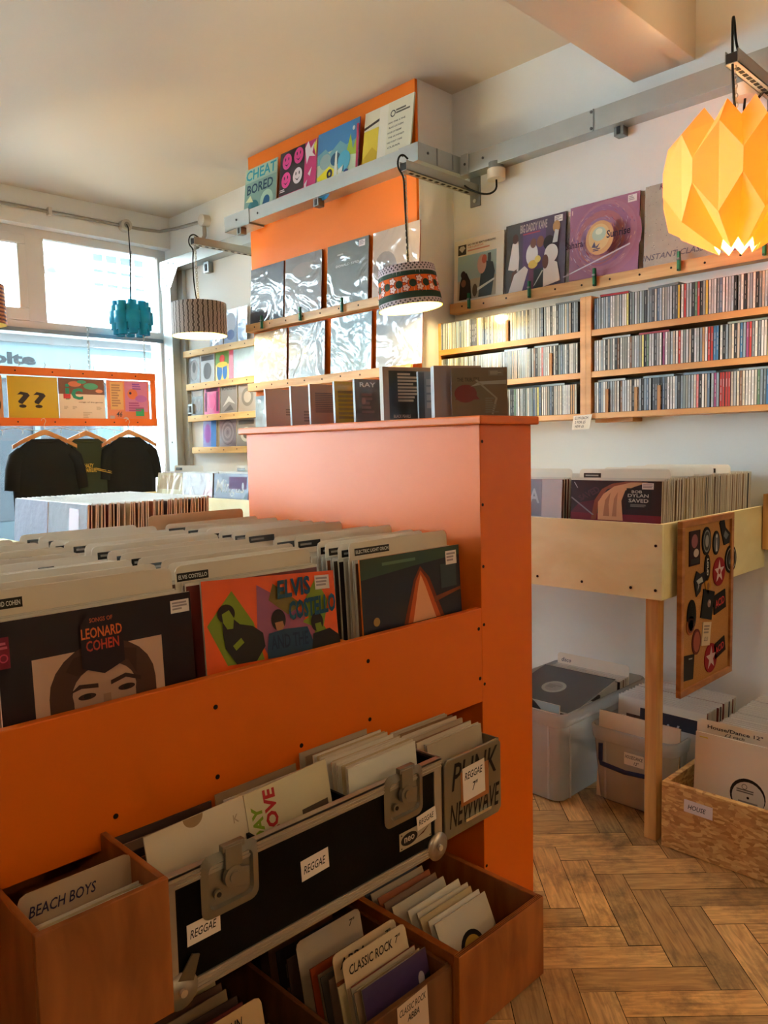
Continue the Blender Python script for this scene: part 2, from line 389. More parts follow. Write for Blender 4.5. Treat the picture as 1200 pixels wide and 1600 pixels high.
# opening casement left of the mullion, one mesh frame with its pane
cs = MB()
for a, b in (((1.0,2.11),(2.02,2.188)), ((1.0,2.6),(2.02,2.66)), ((1.965,2.188),(2.02,2.6)), ((1.0,2.188),(1.06,2.6))): cs.box((a[0],5.318,a[1]), (b[0],5.36,b[1]), framem)
cas = W(cs, 'casement', win, bevel=.006)
W(MB().box((1.70,5.312,2.142),(1.80,5.32,2.15), P('#d8d2c8', .5)), 'casement_vent', win)
for nm, a, b in (('pane', (.28,.64), (2.965,2.045)), ('pane', (2.14,2.11), (2.965,2.655)), ('pane', (1.06,2.188), (1.965,2.6)), ('pane', (-2.14,.64), (.2,2.045)), ('pane', (-.9,2.11), (.2,2.655))):
    W(MB().box((a[0],5.355,a[1]), (b[0],5.361,b[1]), glass), nm, win)
W(MB().box((-2.2,5.318,2.035),(2.98,5.332,2.062), P('#8f9a9e', .4, metal=.6)), 'steel_strip', win)

# ------------------------------------------------------------------ the street outside
struct(W(MB().box((-8,5.6,-.15),(16,9,0), P('#a7a7a4', .9, var=.1, vscale=2)), 'floor_street'))
bd = thing('shop_building', (4,9,0), 'white shop building across the street with a pale blue fascia and lettering', 'building')
fac = MB(); wh = P('#f4f2ec', .9)
fac.box((-8,9.0,2.6),(4.18,9.3,9),wh); fac.box((4.9,9.0,2.6),(16,9.3,9),wh); fac.box((4.18,9.0,2.6),(4.9,9.3,2.9),wh); fac.box((4.18,9.0,3.62),(4.9,9.3,9),wh)
fac.box((4.8,9.0,0),(16,9.3,2.6),wh); fac.box((-8,9.0,0),(1.2,9.3,2.6),wh)
W(fac, 'wall', bd)
uw = MB(); uw.box((4.18,9.12,2.9),(4.9,9.16,3.62), P('#56707a', .2, coat=.5))
for x in (4.18,4.36,4.54,4.72,4.88): uw.box((x-.012,9.09,2.9),(x+.022,9.13,3.62), wh)
for z in (2.9,3.26,3.42,3.6): uw.box((4.18,9.088,z-.012),(4.9,9.128,z+.02), wh)
W(uw, 'upper_window', bd)
fa = W(MB().box((1.2,8.86,2.06),(4.8,9.05,2.44), P('#637579', .6)), 'fascia', bd)
lt = MB(); vs, fs = text_mesh('olte', 0, .05)
lt.add([(2.93+.47*u, 8.855, 2.205+.13*v) for u, v in vs], fs, P('#1c2226', .6)); W(lt, 'lettering', fa)
co = MB(); co.box((1.1,8.7,2.52),(4.9,9.05,2.6), P('#a8aeac', .8)); co.box((1.15,8.78,2.44),(4.86,9.05,2.52), P('#5c5c5c', .8)); co.box((1.1,8.76,2.6),(3.6,8.98,2.63), P('#767a7d', .7))
W(co, 'cornice', bd)
sf = MB(); sf.box((1.2,9.05,.5),(4.5,9.08,2.06), P('#232e34', .15, coat=.4)); sf.box((1.2,9.0,0),(4.5,9.1,.5), P('#3c4a50', .6))
for x in (1.2,2.3,3.4,4.45): sf.box((x,8.99,.4),(x+.06,9.09,2.06), P('#5a6a70', .6))
W(sf, 'shopfront', bd)
dp = MB(); dp.box((4.5,8.96,0),(4.82,9.06,2.06), P('#516670', .6)); dp.box((4.56,8.94,.15),(4.76,8.98,1.0), P('#455862', .6)); dp.box((4.56,8.94,1.1),(4.76,8.98,1.95), P('#455862', .6))
W(dp, 'door_pilaster', bd)
sl = thing('sign_lamp', (2.0,5.61,2.7), 'curved white outdoor lamp arm seen through the upper window pane', 'outdoor lamp')
W(MB().tube(smooth_path([(2.0,5.602,2.80),(2.05,5.72,2.80),(2.20,5.75,2.745),(2.285,5.75,2.70),(2.34,5.75,2.63),(2.345,5.75,2.575)]), .012, P('#b7bdbd', .5)), 'arm', sl)
W(MB().lathe([(.0,.0),(.05,0),(.035,.05),(.02,.07),(0,.07)], P('#8d9294', .5), c=(2.345,5.75,2.53), seg=14), 'lamp_head', sl)

# ------------------------------------------------------------------ galvanised trunking and conduit
galv = P('#b4b8b6', .38, metal=.75, var=.08, vscale=12); galv2 = P('#8f9392', .4, metal=.8); blackrub = P('#17140f', .5); scr = P('#5c5f60', .4, metal=.8)
def channel(mb, a, b): mb.box(a, b, galv)
tk = thing('cable_trunking', (2.8,2.6,2.45), 'long galvanised steel cable trunking running along the walls and around the orange column', 'trunking')
# column run, open on top so the sleeves can stand in it
c = MB(); c.box((2.668,2.45,2.518),(2.672,3.965,2.588), galv); c.box((2.672,2.45,2.518),(2.768,3.965,2.522), galv)
W(c, 'trunking_run', tk)
c = MB(); c.box((2.662,3.74,2.510),(2.668,3.985,2.595), galv); c.box((2.662,3.74,2.508),(2.768,3.985,2.514), galv); c.box((2.668,3.965,2.51),(2.768,3.985,2.595), galv); W(c, 'end_cap', tk)
c = MB(); c.box((2.664,2.445,2.512),(2.668,2.56,2.592), galv); c.box((2.664,2.44,2.512),(3.0,2.45,2.592), galv); c.box((2.668,2.45,2.512),(3.03,2.545,2.518), galv); W(c, 'corner_piece', tk, bevel=.001)
W(MB().box((2.79,2.436,2.514),(2.796,2.44,2.59), galv2), 'joint_strap', tk); W(MB().box((2.90,2.436,2.52),(2.904,2.44,2.586), galv2), 'joint_strap', tk)
c = MB(); c.box((2.955,-.3,2.505),(3.03,2.44,2.59), galv); W(c, 'trunking_run', tk, bevel=.001)
W(MB().box((2.945,2.385,2.50),(2.955,2.425,2.593), P('#c4c7c5', .35, metal=.7)), 'joint_strap', tk, bevel=.001)
W(MB().box((2.9525,1.73,2.504),(2.9548,1.735,2.591), galv2), 'joint_strap', tk)
for y, x, z, ax in ((3.86,2.66,2.555,0),(3.66,2.666,2.55,0),(2.53,2.662,2.553,0),(2.4,2.944,2.545,0),(2.3,2.953,2.55,0),(1.74,2.951,2.58,0),(1.74,2.951,2.515,0)):
    W(MB().cyl((x,y,z),(x-.003,y,z),.006,seg=10,mat=scr), 'screw', tk)
W(MB().cyl((2.73,2.44,2.555),(2.73,2.436,2.555),.006,seg=10,mat=scr), 'screw', tk)
for x, y in ((2.66,3.82),(2.66,3.13),(2.99,1.62)):
    u = MB(); u.box((x,y,2.47),(x+.04,y+.04,2.51), galv2); u.box((x-.002,y+.012,2.475),(x+.01,y+.028,2.505), P('#2a2a2a',.6)); W(u, 'support_bracket', tk)
# the L-shaped run in the window corner
tk2 = thing('corner_trunking', (2.97,5.0,2.4), 'tall galvanised trunking frame in the corner beside the shop window', 'trunking')
W(MB().box((2.935,3.9,2.525),(3.03,5.24,2.60), galv), 'trunking_run', tk2, bevel=.002)
v = MB(); v.box((2.94,5.12,.0),(3.0,5.24,2.525), galv); v.box((3.0,5.05,.0),(3.03,5.24,2.525), galv); W(v, 'upright', tk2, bevel=.002)
g_ = MB(); g_.add([(2.933,5.24,2.60),(2.933,5.24,2.40),(2.933,5.10,2.40),(2.933,5.06,2.45),(2.933,5.0,2.52),(2.933,5.0,2.60)], [(0,1,2,3,4,5)], galv); W(g_, 'corner_plate', tk2)
for y, z in ((5.2,2.56),(5.12,2.575),(5.2,2.48),(5.15,2.42),(5.05,2.56),(5.17,1.3),(5.16,1.9)): W(MB().cyl((2.932,y,z),(2.929,y,z),.006,seg=8,mat=scr), 'screw', tk2)
for y, z in ((4.72,2.45),(5.0,2.16),(5.0,1.5)):
    u = MB(); u.box((2.99,y-.03,z),(3.03,y+.03,z+.07), galv2); u.box((2.985,y-.01,z+.01),(2.995,y+.012,z+.055), P('#262626',.6)); W(u, 'support_bracket', tk2)
# grey conduit along the bulkhead with boxes
cd = thing('conduit', (2.0,5.2,2.81), 'grey metal conduit pipe running along the bulkhead above the window', 'conduit')
cm = P('#a09a90', .45, metal=.4)
W(MB().tube([(-2.0,5.235,2.81),(2.45,5.235,2.81),(2.78,5.235,2.81),(2.93,5.22,2.815),(2.99,5.1,2.82),(3.0,4.9,2.81),(3.0,4.75,2.80)], .011, cm), 'pipe', cd)
W(MB().tube([(3.0,4.735,2.80),(3.0,4.735,2.70),(2.985,4.75,2.66),(2.95,4.8,2.60)], .014, cm), 'pipe', cd)
for p in ((2.67,5.22,2.81),):
    j = MB(); j.cyl((p[0],5.25,p[2]),(p[0],5.195,p[2]),.04,mat=P('#c9c3b8',.5)); j.cyl((p[0],5.2,p[2]),(p[0],5.19,p[2]),.02,mat=cm); W(j, 'junction_box', cd)
j = MB(); j.cyl((3.03,4.735,2.80),(2.975,4.735,2.80),.04,mat=P('#c9c3b8',.5)); W(j, 'junction_box', cd)
for x in (.6,2.15): j = MB(); j.box((x-.012,5.21,2.785),(x+.012,5.25,2.835),P('#d5cfc4',.5)); W(j, 'pipe_clip', cd, bevel=.003)

# ------------------------------------------------------------------ pendant lamps on strut arms
strutm = P('#a9a598', .4, metal=.7)
def strut_arm(x0, y, z, label, slots=10, x1=3.03, box=True, ry=-.16):
    t = thing('strut_arm', (x1, y, z), label, 'bracket', 'slotted steel arms carrying pendant lamps')
    s = MB(); w = .021
    s.box((x0,y-w,z-.021),(x1,y-w+.003,z+.021),strutm); s.box((x0,y+w-.003,z-.021),(x1,y+w,z+.021),strutm)
    s.box((x0,y-w,z-.021),(x1,y+w,z-.018),strutm)
    for i in range(slots):
        xs = x0+.04+i*(x1-x0-.08)/slots; s.box((xs,y-.007,z-.0225),(xs+.022,y+.007,z-.0208),P('#1d1a16',.8))
    s.box((x0-.001,y-w+.003,z-.018),(x0+.004,y+w-.003,z+.012),P('#2b2823',.8))
    W(s, 'channel', t)
    p = MB(); p.box((x1-.006,y-.03,z-.075),(x1,y+.03,z+.1),galv2); p.cyl((x1-.006,y,z-.05),(x1-.012,y,z-.05),.009,seg=10,mat=P('#d0d0cc',.3,metal=.8)); W(p, 'wall_plate', t)
    if box:
        b = MB(); b.cyl((x1-.05,y+ry,z+.075),(x1-.05,y+ry,z+.045),.036,mat=galv2); b.cyl((x1-.05,y+ry,z+.045),(x1-.05,y+ry,z+.0),.042,mat=P('#e8e0d0',.5)); W(b, 'ceiling_rose', t)
        W(MB().tube(smooth_path([(x1-.05,y+ry,z+.0),(x1-.055,y+ry*1.03,z-.05),(x1-.075,y+ry*.75,z-.065),(x1-.1,y+ry*.3,z-.03),(x1-.11,y-.02,z-.005)]), .0045, blackrub), 'cable', t)
    return t
def chain_mesh(p, q, n, r=.0022, w=.007):
    mb = MB(); p = Vector(p); q = Vector(q); L = (q-p)/n
    for i in range(n):
        c_ = p+L*(i+.5); a = Vector((1,0,0)) if i % 2 else Vector((0,1,0)); h = L.length*.66
        pts = [c_+a*w*math.cos(t)+Vector((0,0,1))*h*math.sin(t) for t in [2*PI*k/8 for k in range(9)]]
        mb.tube(pts, r, P('#b9b4a8', .35, metal=.8), seg=4)
    return mb
def cord(t, top, bot, bulge=(.0,.0), loop=False):
    a = Vector(top); b = Vector(bot); pts = []
    if loop:
        pts = [a+Vector((.03,.0,.02)), a+Vector((.005,0,.05)), a+Vector((-.006,0,.10)), a+Vector((-.016,0,.12)), a+Vector((-.022,0,.09)), a+Vector((-.02,0,0))]
        a = pts[-1]
    else: pts = [a+Vector((.03,0,.022)), a+Vector((.0,0,.035)), a+Vector((-.03,0,.015)), a+Vector((-.035,0,-.03))]
    for k in range(1, 9):
        u = k/8; q = a.lerp(b, u)+Vector((bulge[0]*math.sin(PI*u), bulge[1]*math.sin(PI*u), 0)); pts.append(q)
    W(MB().tube(smooth_path(pts), .0042, blackrub, seg=8), 'cord', t)
def lamp_light(loc, energy, color, r=.03):
    l_ = bpy.data.lights.new('bulb_light', 'POINT'); l_.energy = energy; l_.color = color; l_.shadow_soft_size = r
    o = bpy.data.objects.new('bulb_light', l_); C.objects.link(o); o.location = loc; return o
def bulb(t, loc, col='#fff0c0', e=18, r=.028):
    m = P(col, .3, emit=e); b = MB(); b.lathe([(0,-r),(r*.7,-r*.75),(r,0),(r*.8,r*.7),(r*.45,r*1.5),(r*.42,r*1.9),(0,r*1.9)], m, c=loc, seg=18)
    b.cyl((loc[0],loc[1],loc[2]+r*1.9),(loc[0],loc[1],loc[2]+r*3.4),.017,mat=P('#2a2724',.5)); W(b, 'bulb', t)
def spider(t, c_, r, z):
    s = MB()
    for k in range(3): a = 2*PI*k/3+.4; s.cyl((c_[0],c_[1],z),(c_[0]+r*math.cos(a),c_[1]+r*math.sin(a),z),.002,seg=6,mat=P('#8a857a',.4,metal=.8))
    s.cyl((c_[0],c_[1],z-.006),(c_[0],c_[1],z+.006),.02,seg=14,mat=P('#8a857a',.4,metal=.8)); W(s, 'shade_ring', t)

def uv_lathe(prof, mat_out, mat_in, seg=48, thick=.003):
    """open drum shade with uv (angle, height), outside and lining"""
    vs = []; fs = []; n = len(prof); uvs = []; mi = []
    for side, dr in ((0, 0), (1, -thick)):
        o_ = len(vs)
        for i in range(seg+1):
            t = 2*PI*i/seg
            for r, z in prof: vs.append(((r+dr)*math.cos(t), (r+dr)*math.sin(t), z))
        for i in range(seg):
            for k in range(n-1):
                fs.append((o_+i*n+k, o_+(i+1)*n+k, o_+(i+1)*n+k+1, o_+i*n+k+1)); mi.append(side)
                z0, z1 = prof[k][1], prof[k+1][1]; H0, H1 = prof[0][1], prof[-1][1]
                uvs.append([(i/seg, (z0-H0)/(H1-H0)), ((i+1)/seg, (z0-H0)/(H1-H0)), ((i+1)/seg, (z1-H0)/(H1-H0)), (i/seg, (z1-H0)/(H1-H0))])
    for k in (0, n-1):
        a = len(vs)
        for i in range(seg+1):
            t = 2*PI*i/seg; r, z = prof[k]; vs.append((r*math.cos(t), r*math.sin(t), z)); vs.append(((r-thick)*math.cos(t), (r-thick)*math.sin(t), z))
        for i in range(seg): fs.append((a+2*i, a+2*i+1, a+2*i+3, a+2*i+2)); mi.append(1); uvs.append([(0,0)]*4)
    me = bpy.data.meshes.new('shade'); me.from_pydata(vs, [], fs); me.materials.append(mat_out); me.materials.append(mat_in)
    me.polygons.foreach_set('material_index', mi); me.polygons.foreach_set('use_smooth', [True]*len(fs))
    ul = me.uv_layers.new(name='UV')
    for p in me.polygons:
        for q, li in enumerate(p.loop_indices): ul.data[li].uv = uvs[p.index][q]
    return me
def put(me, name, parent, world_loc, rot=(0,0,0)):
    o = bpy.data.objects.new(name, me); C.objects.link(o); o.parent = parent; o.location = Vector(world_loc)-parent.location; o.rotation_euler = rot; return o

# 1 grey striped drum by the window
strut_arm(2.5, 4.08, 2.455, 'slotted steel arm over the grey striped drum lamp', 10, box=False)
d = thing('pendant_lamp', (2.52,4.08,2.0), 'lit drum pendant lamp with grey wood-grain striped shade, near the window', 'lamp')
m = stripes('grey_grain_shade', [(0,'#4f4640'),(.32,'#b9ada6'),(.8,'#9d918a')], 'X', 11, .7, 2.2)
lining = translucent('warm_lining', '#f3dc8c', .25)
put(uv_lathe([(.160,-.093),(.160,.093)], m, lining), 'shade', d, (2.525,4.08,2.003))
spider(d, (2.525,4.08), .157, 2.05); bulb(d, (2.525,4.08,1.975), e=30)
cord(d, (2.51,4.08,2.46), (2.525,4.08,2.05), (-.02,0)); W(chain_mesh((2.515,4.08,2.44), (2.525,4.08,2.07), 26), 'chain', d)
lamp_light((2.525,4.08,1.93), 12, (1,.78,.42))
# 2 patterned drum by the column
strut_arm(2.53, 2.405, 2.445, 'slotted steel arm beside the orange column over the patterned lamp', 10)
d = thing('pendant_lamp', (2.55,2.405,1.9), 'lit drum pendant lamp with orange and green flower patterned fabric shade, beside the column', 'lamp')
cx, cy, cz = 2.55, 2.405, 1.925; tilt = Matrix.Rotation(math.radians(6), 3, Vector((-.7,-.7,0)).normalized()).to_euler()
prof = [(.142,-.085),(.1395,-.062),(.1395,-.0621),(.137,-.032),(.1369,-.032),(.130,.034),(.1299,.034),(.128,.054),(.1279,.054),(.124,.088)]
m_white = P('#d8c8cf', .8); m_green = P('#2f4436', .8); m_or = P('#e2661c', .8)
put(uv_lathe([prof[0],prof[1],prof[3],prof[5],prof[7],prof[9]], m_white, translucent('yellow_lining', '#f4e27a', .35)), 'shade', d, (cx,cy,cz), tilt)
sh = d.children[-1]
def band(z0, r0, z1, r1, mat, nm):
    b = MB(); seg = 56; vs = [(r*math.cos(2*PI*i/seg), r*math.sin(2*PI*i/seg), z) for r, z in ((r0,z0),(r1,z1)) for i in range(seg)]
    b.add(vs, [(i,(i+1)%seg,seg+(i+1)%seg,seg+i) for i in range(seg)], mat, True); return b
def rz(z): return .142-(z+.085)*(.018/.173)
b1 = band(-.062, rz(-.062)+.0006, -.034, rz(-.034)+.0006, m_green, 'x')
b2 = band(-.034, rz(-.034)+.0006, .034, rz(.034)+.0006, m_or, 'x'); b3 = band(.034, rz(.034)+.0006, .054, rz(.054)+.0006, m_green, 'x')
allb = MB()
for bb in (b1, b2, b3): allb.add(bb.v, bb.f, bb.mats[0], True)
def on(b, a, z, pts, mat, lift):
    vs = []
    for u, w in pts: r = rz(z+w)+lift; t = a+u/r; vs.append((r*math.cos(t), r*math.sin(t), z+w))
    b.add(vs, [tuple(range(len(pts)))], mat)
def flower(r, n=5): return [(r*(1+.22*math.cos(n*t))*math.cos(t), r*(1+.22*math.cos(n*t))*math.sin(t)) for t in [2*PI*k/30 for k in range(30)]]
def circ(r): return [(r*math.cos(t), r*math.sin(t)) for t in [2*PI*k/18 for k in range(18)]]
def plus(r): return [(r,-r*.3),(r,r*.3),(r*.3,r*.3),(r*.3,r),(-r*.3,r),(-r*.3,r*.3),(-r,r*.3),(-r,-r*.3),(-r*.3,-r*.3),(-r*.3,-r),(r*.3,-r),(r*.3,-r*.3)]
for i in range(28):
    a = 2*PI*i/28
    if i % 2:
        for z in (.017,-.018): on(allb, a, z, flower(.0165), P('#8e1d16',.8), .0012); on(allb, a, z, flower(.0130), P('#efd9d6',.8), .0016); on(allb, a, z, circ(.0025), P('#8e1d16',.8), .002)
    else: on(allb, a, -.0005, circ(.0165), m_green, .0012)
for i in range(42):
    a = 2*PI*i/42
    for z, off in ((.064,0),(.074,.5),(.083,0),(-.07,0),(-.079,.5)): on(allb, a+off*2*PI/42, z, plus(.005), P('#1e1a20',.8), .0006)
o = allb.build('pattern_band', sh); 
spider(d, (cx,cy), .122, 2.0); bulb(d, (cx,cy,1.905), e=24)
cord(d, (2.53,2.405,2.46), (cx,cy,2.0), (.0,0)); W(chain_mesh((2.54,2.405,2.43), (cx,cy,2.02), 28), 'chain', d)
lamp_light((cx,cy,1.87), 13, (1,.76,.38))
# 3 folded paper lamp
strut_arm(2.63, 1.05, 2.45, 'slotted steel arm at the upper right over the folded paper lamp', 10, ry=.09)
d = thing('pendant_lamp', (2.68,1.045,2.06), 'large lit pendant lamp of folded yellow orange paper facets', 'lamp')
pm = translucent('folded_paper', '#ffd48c', .30, '#ffc65c')
N = 10; vs = []; fs = []
def pol(r, k, z): a = 2*PI*k/N+.12; return (r*math.cos(a), r*math.sin(a), z)
for k in range(N):
    # per petal: rim peak, tip, bottom tip, bottom rim, then the fold between petals (half step)
    vs += [pol(.130,k,.225), pol(.214,k,.135), pol(.210,k,-.135), pol(.062,k,-.218), pol(.128,k+.5,.170), pol(.240,k+.5,.036), pol(.240,k+.5,-.036), pol(.075,k+.5,-.188), ]
for k in range(N):
    o_ = 8*k; n_ = 8*((k+1) % N); p_ = 8*((k-1) % N)
    P_, T_, B_, R_ = o_, o_+1, o_+2, o_+3
    for side in (0, 1):
        q = o_ if side else p_
        V_, Qt, Qb, U_ = q+4, q+5, q+6, q+7
        fs += [(P_, T_, V_), (T_, Qt, V_), (T_, B_, Qb, Qt), (B_, Qb, U_), (B_, U_, R_)]
pb = MB(); pb.add(vs, fs, pm); o = pb.build('shade', d, fixn=True); o.location = Vector((2.68,1.045,2.07))-d.location
sol = o.modifiers.new('thick', 'SOLIDIFY'); sol.thickness = .0008
bulb(d, (2.68,1.045,2.04), '#ffe9a8', 10, .035); spider(d, (2.68,1.045), .1, 2.2)
cord(d, (2.655,1.05,2.46), (2.68,1.045,2.2), (-.01,0), loop=True); W(chain_mesh((2.65,1.05,2.43), (2.67,1.045,2.2), 16, w=.008), 'chain', d)
lamp_light((2.68,1.045,2.02), 24, (1,.86,.56), .05)
# 4 teal unlit lamp from the conduit box
d = thing('pendant_lamp', (2.62,5.1,2.15), 'unlit teal pendant lamp made of clustered stepped tubes, in front of the window', 'lamp')
tm = P('#1596bc', .45); tb = MB()
for k in range(8):
    a = 2*PI*k/8+.42; rr = .092; x, y = 2.62+rr*math.cos(a), 5.1+rr*math.sin(a); z = 2.152+(0 if k % 2 else -.004)
    for r, h in ((.030,.112),(.042,.080),(.054,.040)):
        tb.lathe([(r-.0025,-h),(r,-h),(r,h),(r-.0025,h)], tm, c=(x,y,z), seg=20)
        tb.lathe([(r,h-.002),(r*.6,h-.002)], tm, c=(x,y,z), seg=20)
W(tb, 'shade', d)
W(MB().lathe([(0,-.09),(.045,-.09),(.045,.1),(0,.1)], tm, c=(2.62,5.1,2.15), seg=20), 'inner_tube', d)
W(MB().tube([(2.665,5.19,2.81),(2.655,5.15,2.78),(2.65,5.13,2.6),(2.63,5.11,2.4),(2.62,5.1,2.26)], .004, blackrub), 'cord', d)
W(chain_mesh((2.67,5.15,2.62), (2.62,5.1,2.26), 24, w=.005), 'chain', d)
# 5 striped lamp at the left edge
d = thing('pendant_lamp', (1.56,4.9,2.1), 'orange and purple striped drum pendant lamp cut by the left edge', 'lamp')
m = stripes('african_print', [(0,'#2c1830'),(.2,'#e08a28'),(.45,'#b8371f'),(.62,'#5a2466'),(.85,'#e8a53a')], 'Y', 3.2, .7)
put(uv_lathe([(.155,-.113),(.15,.113)], m, lining), 'shade', d, (1.565,4.9,2.105)); spider(d, (1.565,4.9), .148, 2.17)
W(MB().tube([(1.565,4.9,CZ),(1.565,4.9,2.17)], .004, blackrub), 'cord', d)

# ------------------------------------------------------------------ orange island unit (foreground)
osh = P('#e66a04', .46, coat=0, bump=.02, bscale=70); osh.node_tree.nodes['Principled BSDF'].inputs['Specular IOR Level'].default_value = .42; odk = P('#d9560f', .5)
isl = thing('record_island', (.6,1.6,0), 'orange painted record browser unit with tall end cabinet, in the foreground', 'shop unit')
fp = B('front_panel', (-.45,1.183,.602), (1.4945,1.201,.838), osh, isl, .002)
ec = B('end_cabinet', (1.4945,1.183,0), (1.708,2.156,1.287), osh, isl, .0015)
cp = B('top_cap', (1.477,1.166,1.287), (1.722,2.178,1.3085), osh, isl, .004); cp['label'] = 'overhanging top board of the end cabinet'
B('bin_base', (-.45,1.201,.652), (1.4945,2.142,.67), odk, isl); B('back_panel', (-.45,2.142,0), (1.4945,2.158,.84), osh, isl)
B('middle_shelf', (-.45,1.2,.405), (1.4945,2.142,.425), odk, isl); B('side_panel', (-.468,1.183,0), (-.45,2.158,.838), osh, isl)
B('divider_strip', (.712,1.202,.67), (.724,2.14,.826), osh, isl); B('divider_strip', (1.082,1.202,.67), (1.094,2.14,.826), osh, isl)
hole = P('#1c0a04', .8)
for x, z in ((1.108,.787),(.733,.783),(1.109,.66),(.923,.657),(.7314,.655),(.539,.651),(1.482,.788),(1.485,.663),(.36,.78),(.34,.65)):
    W(MB().cyl((x,1.184,z),(x,1.1822,z),.0045,seg=12,mat=hole), 'screw', fp)
for x, z in ((1.5035,1.246),(1.503,1.092),(1.503,.94),(1.503,.795),(1.503,.645),(1.503,.173),(1.503,.34)):
    W(MB().cyl((x,1.184,z),(x,1.1822,z),.004,seg=12,mat=hole), 'screw', ec)

# ------------------------------------------------------------------ plywood bins on the right wall
ply = wood('#f3ebbc', '#e6d8a0', (1.2, 1.2, 3), .5, .1); pine = wood('#d9a763', '#b57a3c', (9, 9, .8), .5); pineh = wood('#dba968', '#bb8443', (9, .7, 9), .5)
plyedge = wood('#c08d4e', '#8a5c2c', (2, 2, 40), .55)
def plybin(y0, y1, label, legs, xb=3.028):
    t = thing('plywood_bin', (2.6,(y0+y1)/2,0), label, 'record bin', 'plywood record bins along the right wall')
    f = B('front_panel', (2.2,y0,.761), (2.215,y1,.99), ply, t, .001)
    B('side_panel', (2.215,y0,.761), (xb,y0+.015,.99), ply, t, .001); B('side_panel', (2.215,y1-.015,.761), (xb,y1,.99), ply, t, .001)
    B('base_panel', (2.215,y0+.015,.785), (xb,y1-.015,.8), ply, t, 0)
    for lx, ly in legs: B('leg', (lx,ly,0), (lx+.04,ly+.04,.785 if lx > 2.21 else .77), pine, t, .002)
    for y, z in ((y0+.02,.925),(y0+.1,.79),(y0+.27,.79),(y0+.44,.79),(y0+.62,.79),(y0+.8,.79),(y0+.02,.79)):
        if y < y1: W(MB().cyl((2.201,y,z),(2.1985,y,z),.0045,seg=10,mat=hole), 'screw', f)
    return t
b1 = plybin(1.06, 2.53, 'plywood record bin on pine legs in front of the right wall', ((2.2165,1.08),(2.2165,2.47),(2.96,2.47)))
for ch in b1.children: pass
b2 = plybin(2.555, 4.45, 'plywood record bin farther back, reaching towards the window', ((2.2165,2.6),(2.2165,4.38),(2.72,4.38)), xb=2.765)
t = thing('wall_batten', (3.0,1.1,.85), 'short upright pine batten on the wall behind the patch board', 'batten')
W(MB().box((2.99,1.0,.83),(3.03,1.056,1.035), pine), 'board', t, bevel=.002)
# the far record bin behind the island
t = thing('aisle_bin', (1.3,2.8,0), 'low wooden record bin standing behind the orange island', 'record bin')
B('front_panel', (1.03,2.45,.72), (1.045,3.14,.92), ply, t); B('side_panel', (1.045,2.45,.72), (1.6,2.465,.9), ply, t); B('side_panel', (1.045,3.125,.72), (1.6,3.14,.9), ply, t); B('end_panel', (1.585,2.465,.72), (1.6,3.125,.9), ply, t)
B('base_panel', (1.045,2.465,.735), (1.585,3.125,.75), ply, t)
for x, y in ((1.05,2.47),(1.54,2.47),(1.05,3.08),(1.54,3.08)): B('leg', (x,y,0), (x+.04,y+.04,.735), pine, t)

# ------------------------------------------------------------------ wall ledges and CD shelf
def ledge(x, y0, y1, z0, z1, label, group, n, mat=None, depth=.03, name='display_ledge'):
    t = thing(name, (x,(y0+y1)/2,z0), label, 'ledge', group)
    B('rail', (x,y0,z0), (x+.012,y1,z1), mat or pineh, t, .002)
    B('shelf_strip', (x+.012,y0,z0), (x+.012+depth,y1,z0+.012), mat or pineh, t, .001)
    for i in range(n):
        y = y0+(y1-y0)*(i+.4)/n; W(MB().cyl((x,y,(z0+z1)/2+.004*(i % 2)),(x-.0015,y,(z0+z1)/2+.004*(i % 2)),.0045,seg=10,mat=P('#33200f',.8)), 'screw', t)
    return t
ledge(2.978, .7, 2.535, 1.876, 1.925, 'long pine ledge on the right wall holding four record sleeves above the disc shelves', None, 14, depth=.04)
ledge(2.715, 2.553, 3.885, 1.923, 1.967, 'upper pine ledge across the orange column', None, 9, depth=.04)
ledge(2.715, 2.553, 3.885, 1.578, 1.624, 'lower pine ledge across the orange column', None, 9, depth=.04)
pinel = wood('#e3c07e', '#c99b57', (6, .8, 6), .5)
for z, y1, w in ((1.925,5.06,'topmost'),(1.69,5.035,'second'),(1.465,5.03,'third'),(1.238,4.99,'lowest')):
    ledge(2.985, 3.885, y1, z-.022, z+.022, f'{w} of the four pale pine ledges on the wall beyond the column', 'pale pine ledges beyond the column', 7, pinel, depth=.03)
sm = wood('#cf9350', '#b27838', (5, .6, 5), .45)
cs = thing('disc_shelf', (2.95,1.7,1.33), 'three-tier wooden wall shelf packed with compact discs', 'shelf')
for z0, z1 in ((1.334,1.356),(1.501,1.525),(1.668,1.693)): B('shelf_board', (2.88,.66,z0), (3.03,2.525,z1), sm, cs, .001)
B('upright', (2.878,1.697,1.334), (3.03,1.722,1.83), sm, cs, .001); B('upright', (2.878,1.7225,1.334), (3.03,1.748,1.83), sm, cs, .001)
B('end_board', (2.9,2.525,1.334), (3.03,2.543,1.825), sm, cs, .001)
B('bracket', (2.95,1.55,1.318), (3.03,1.72,1.334), sm, cs, .001)
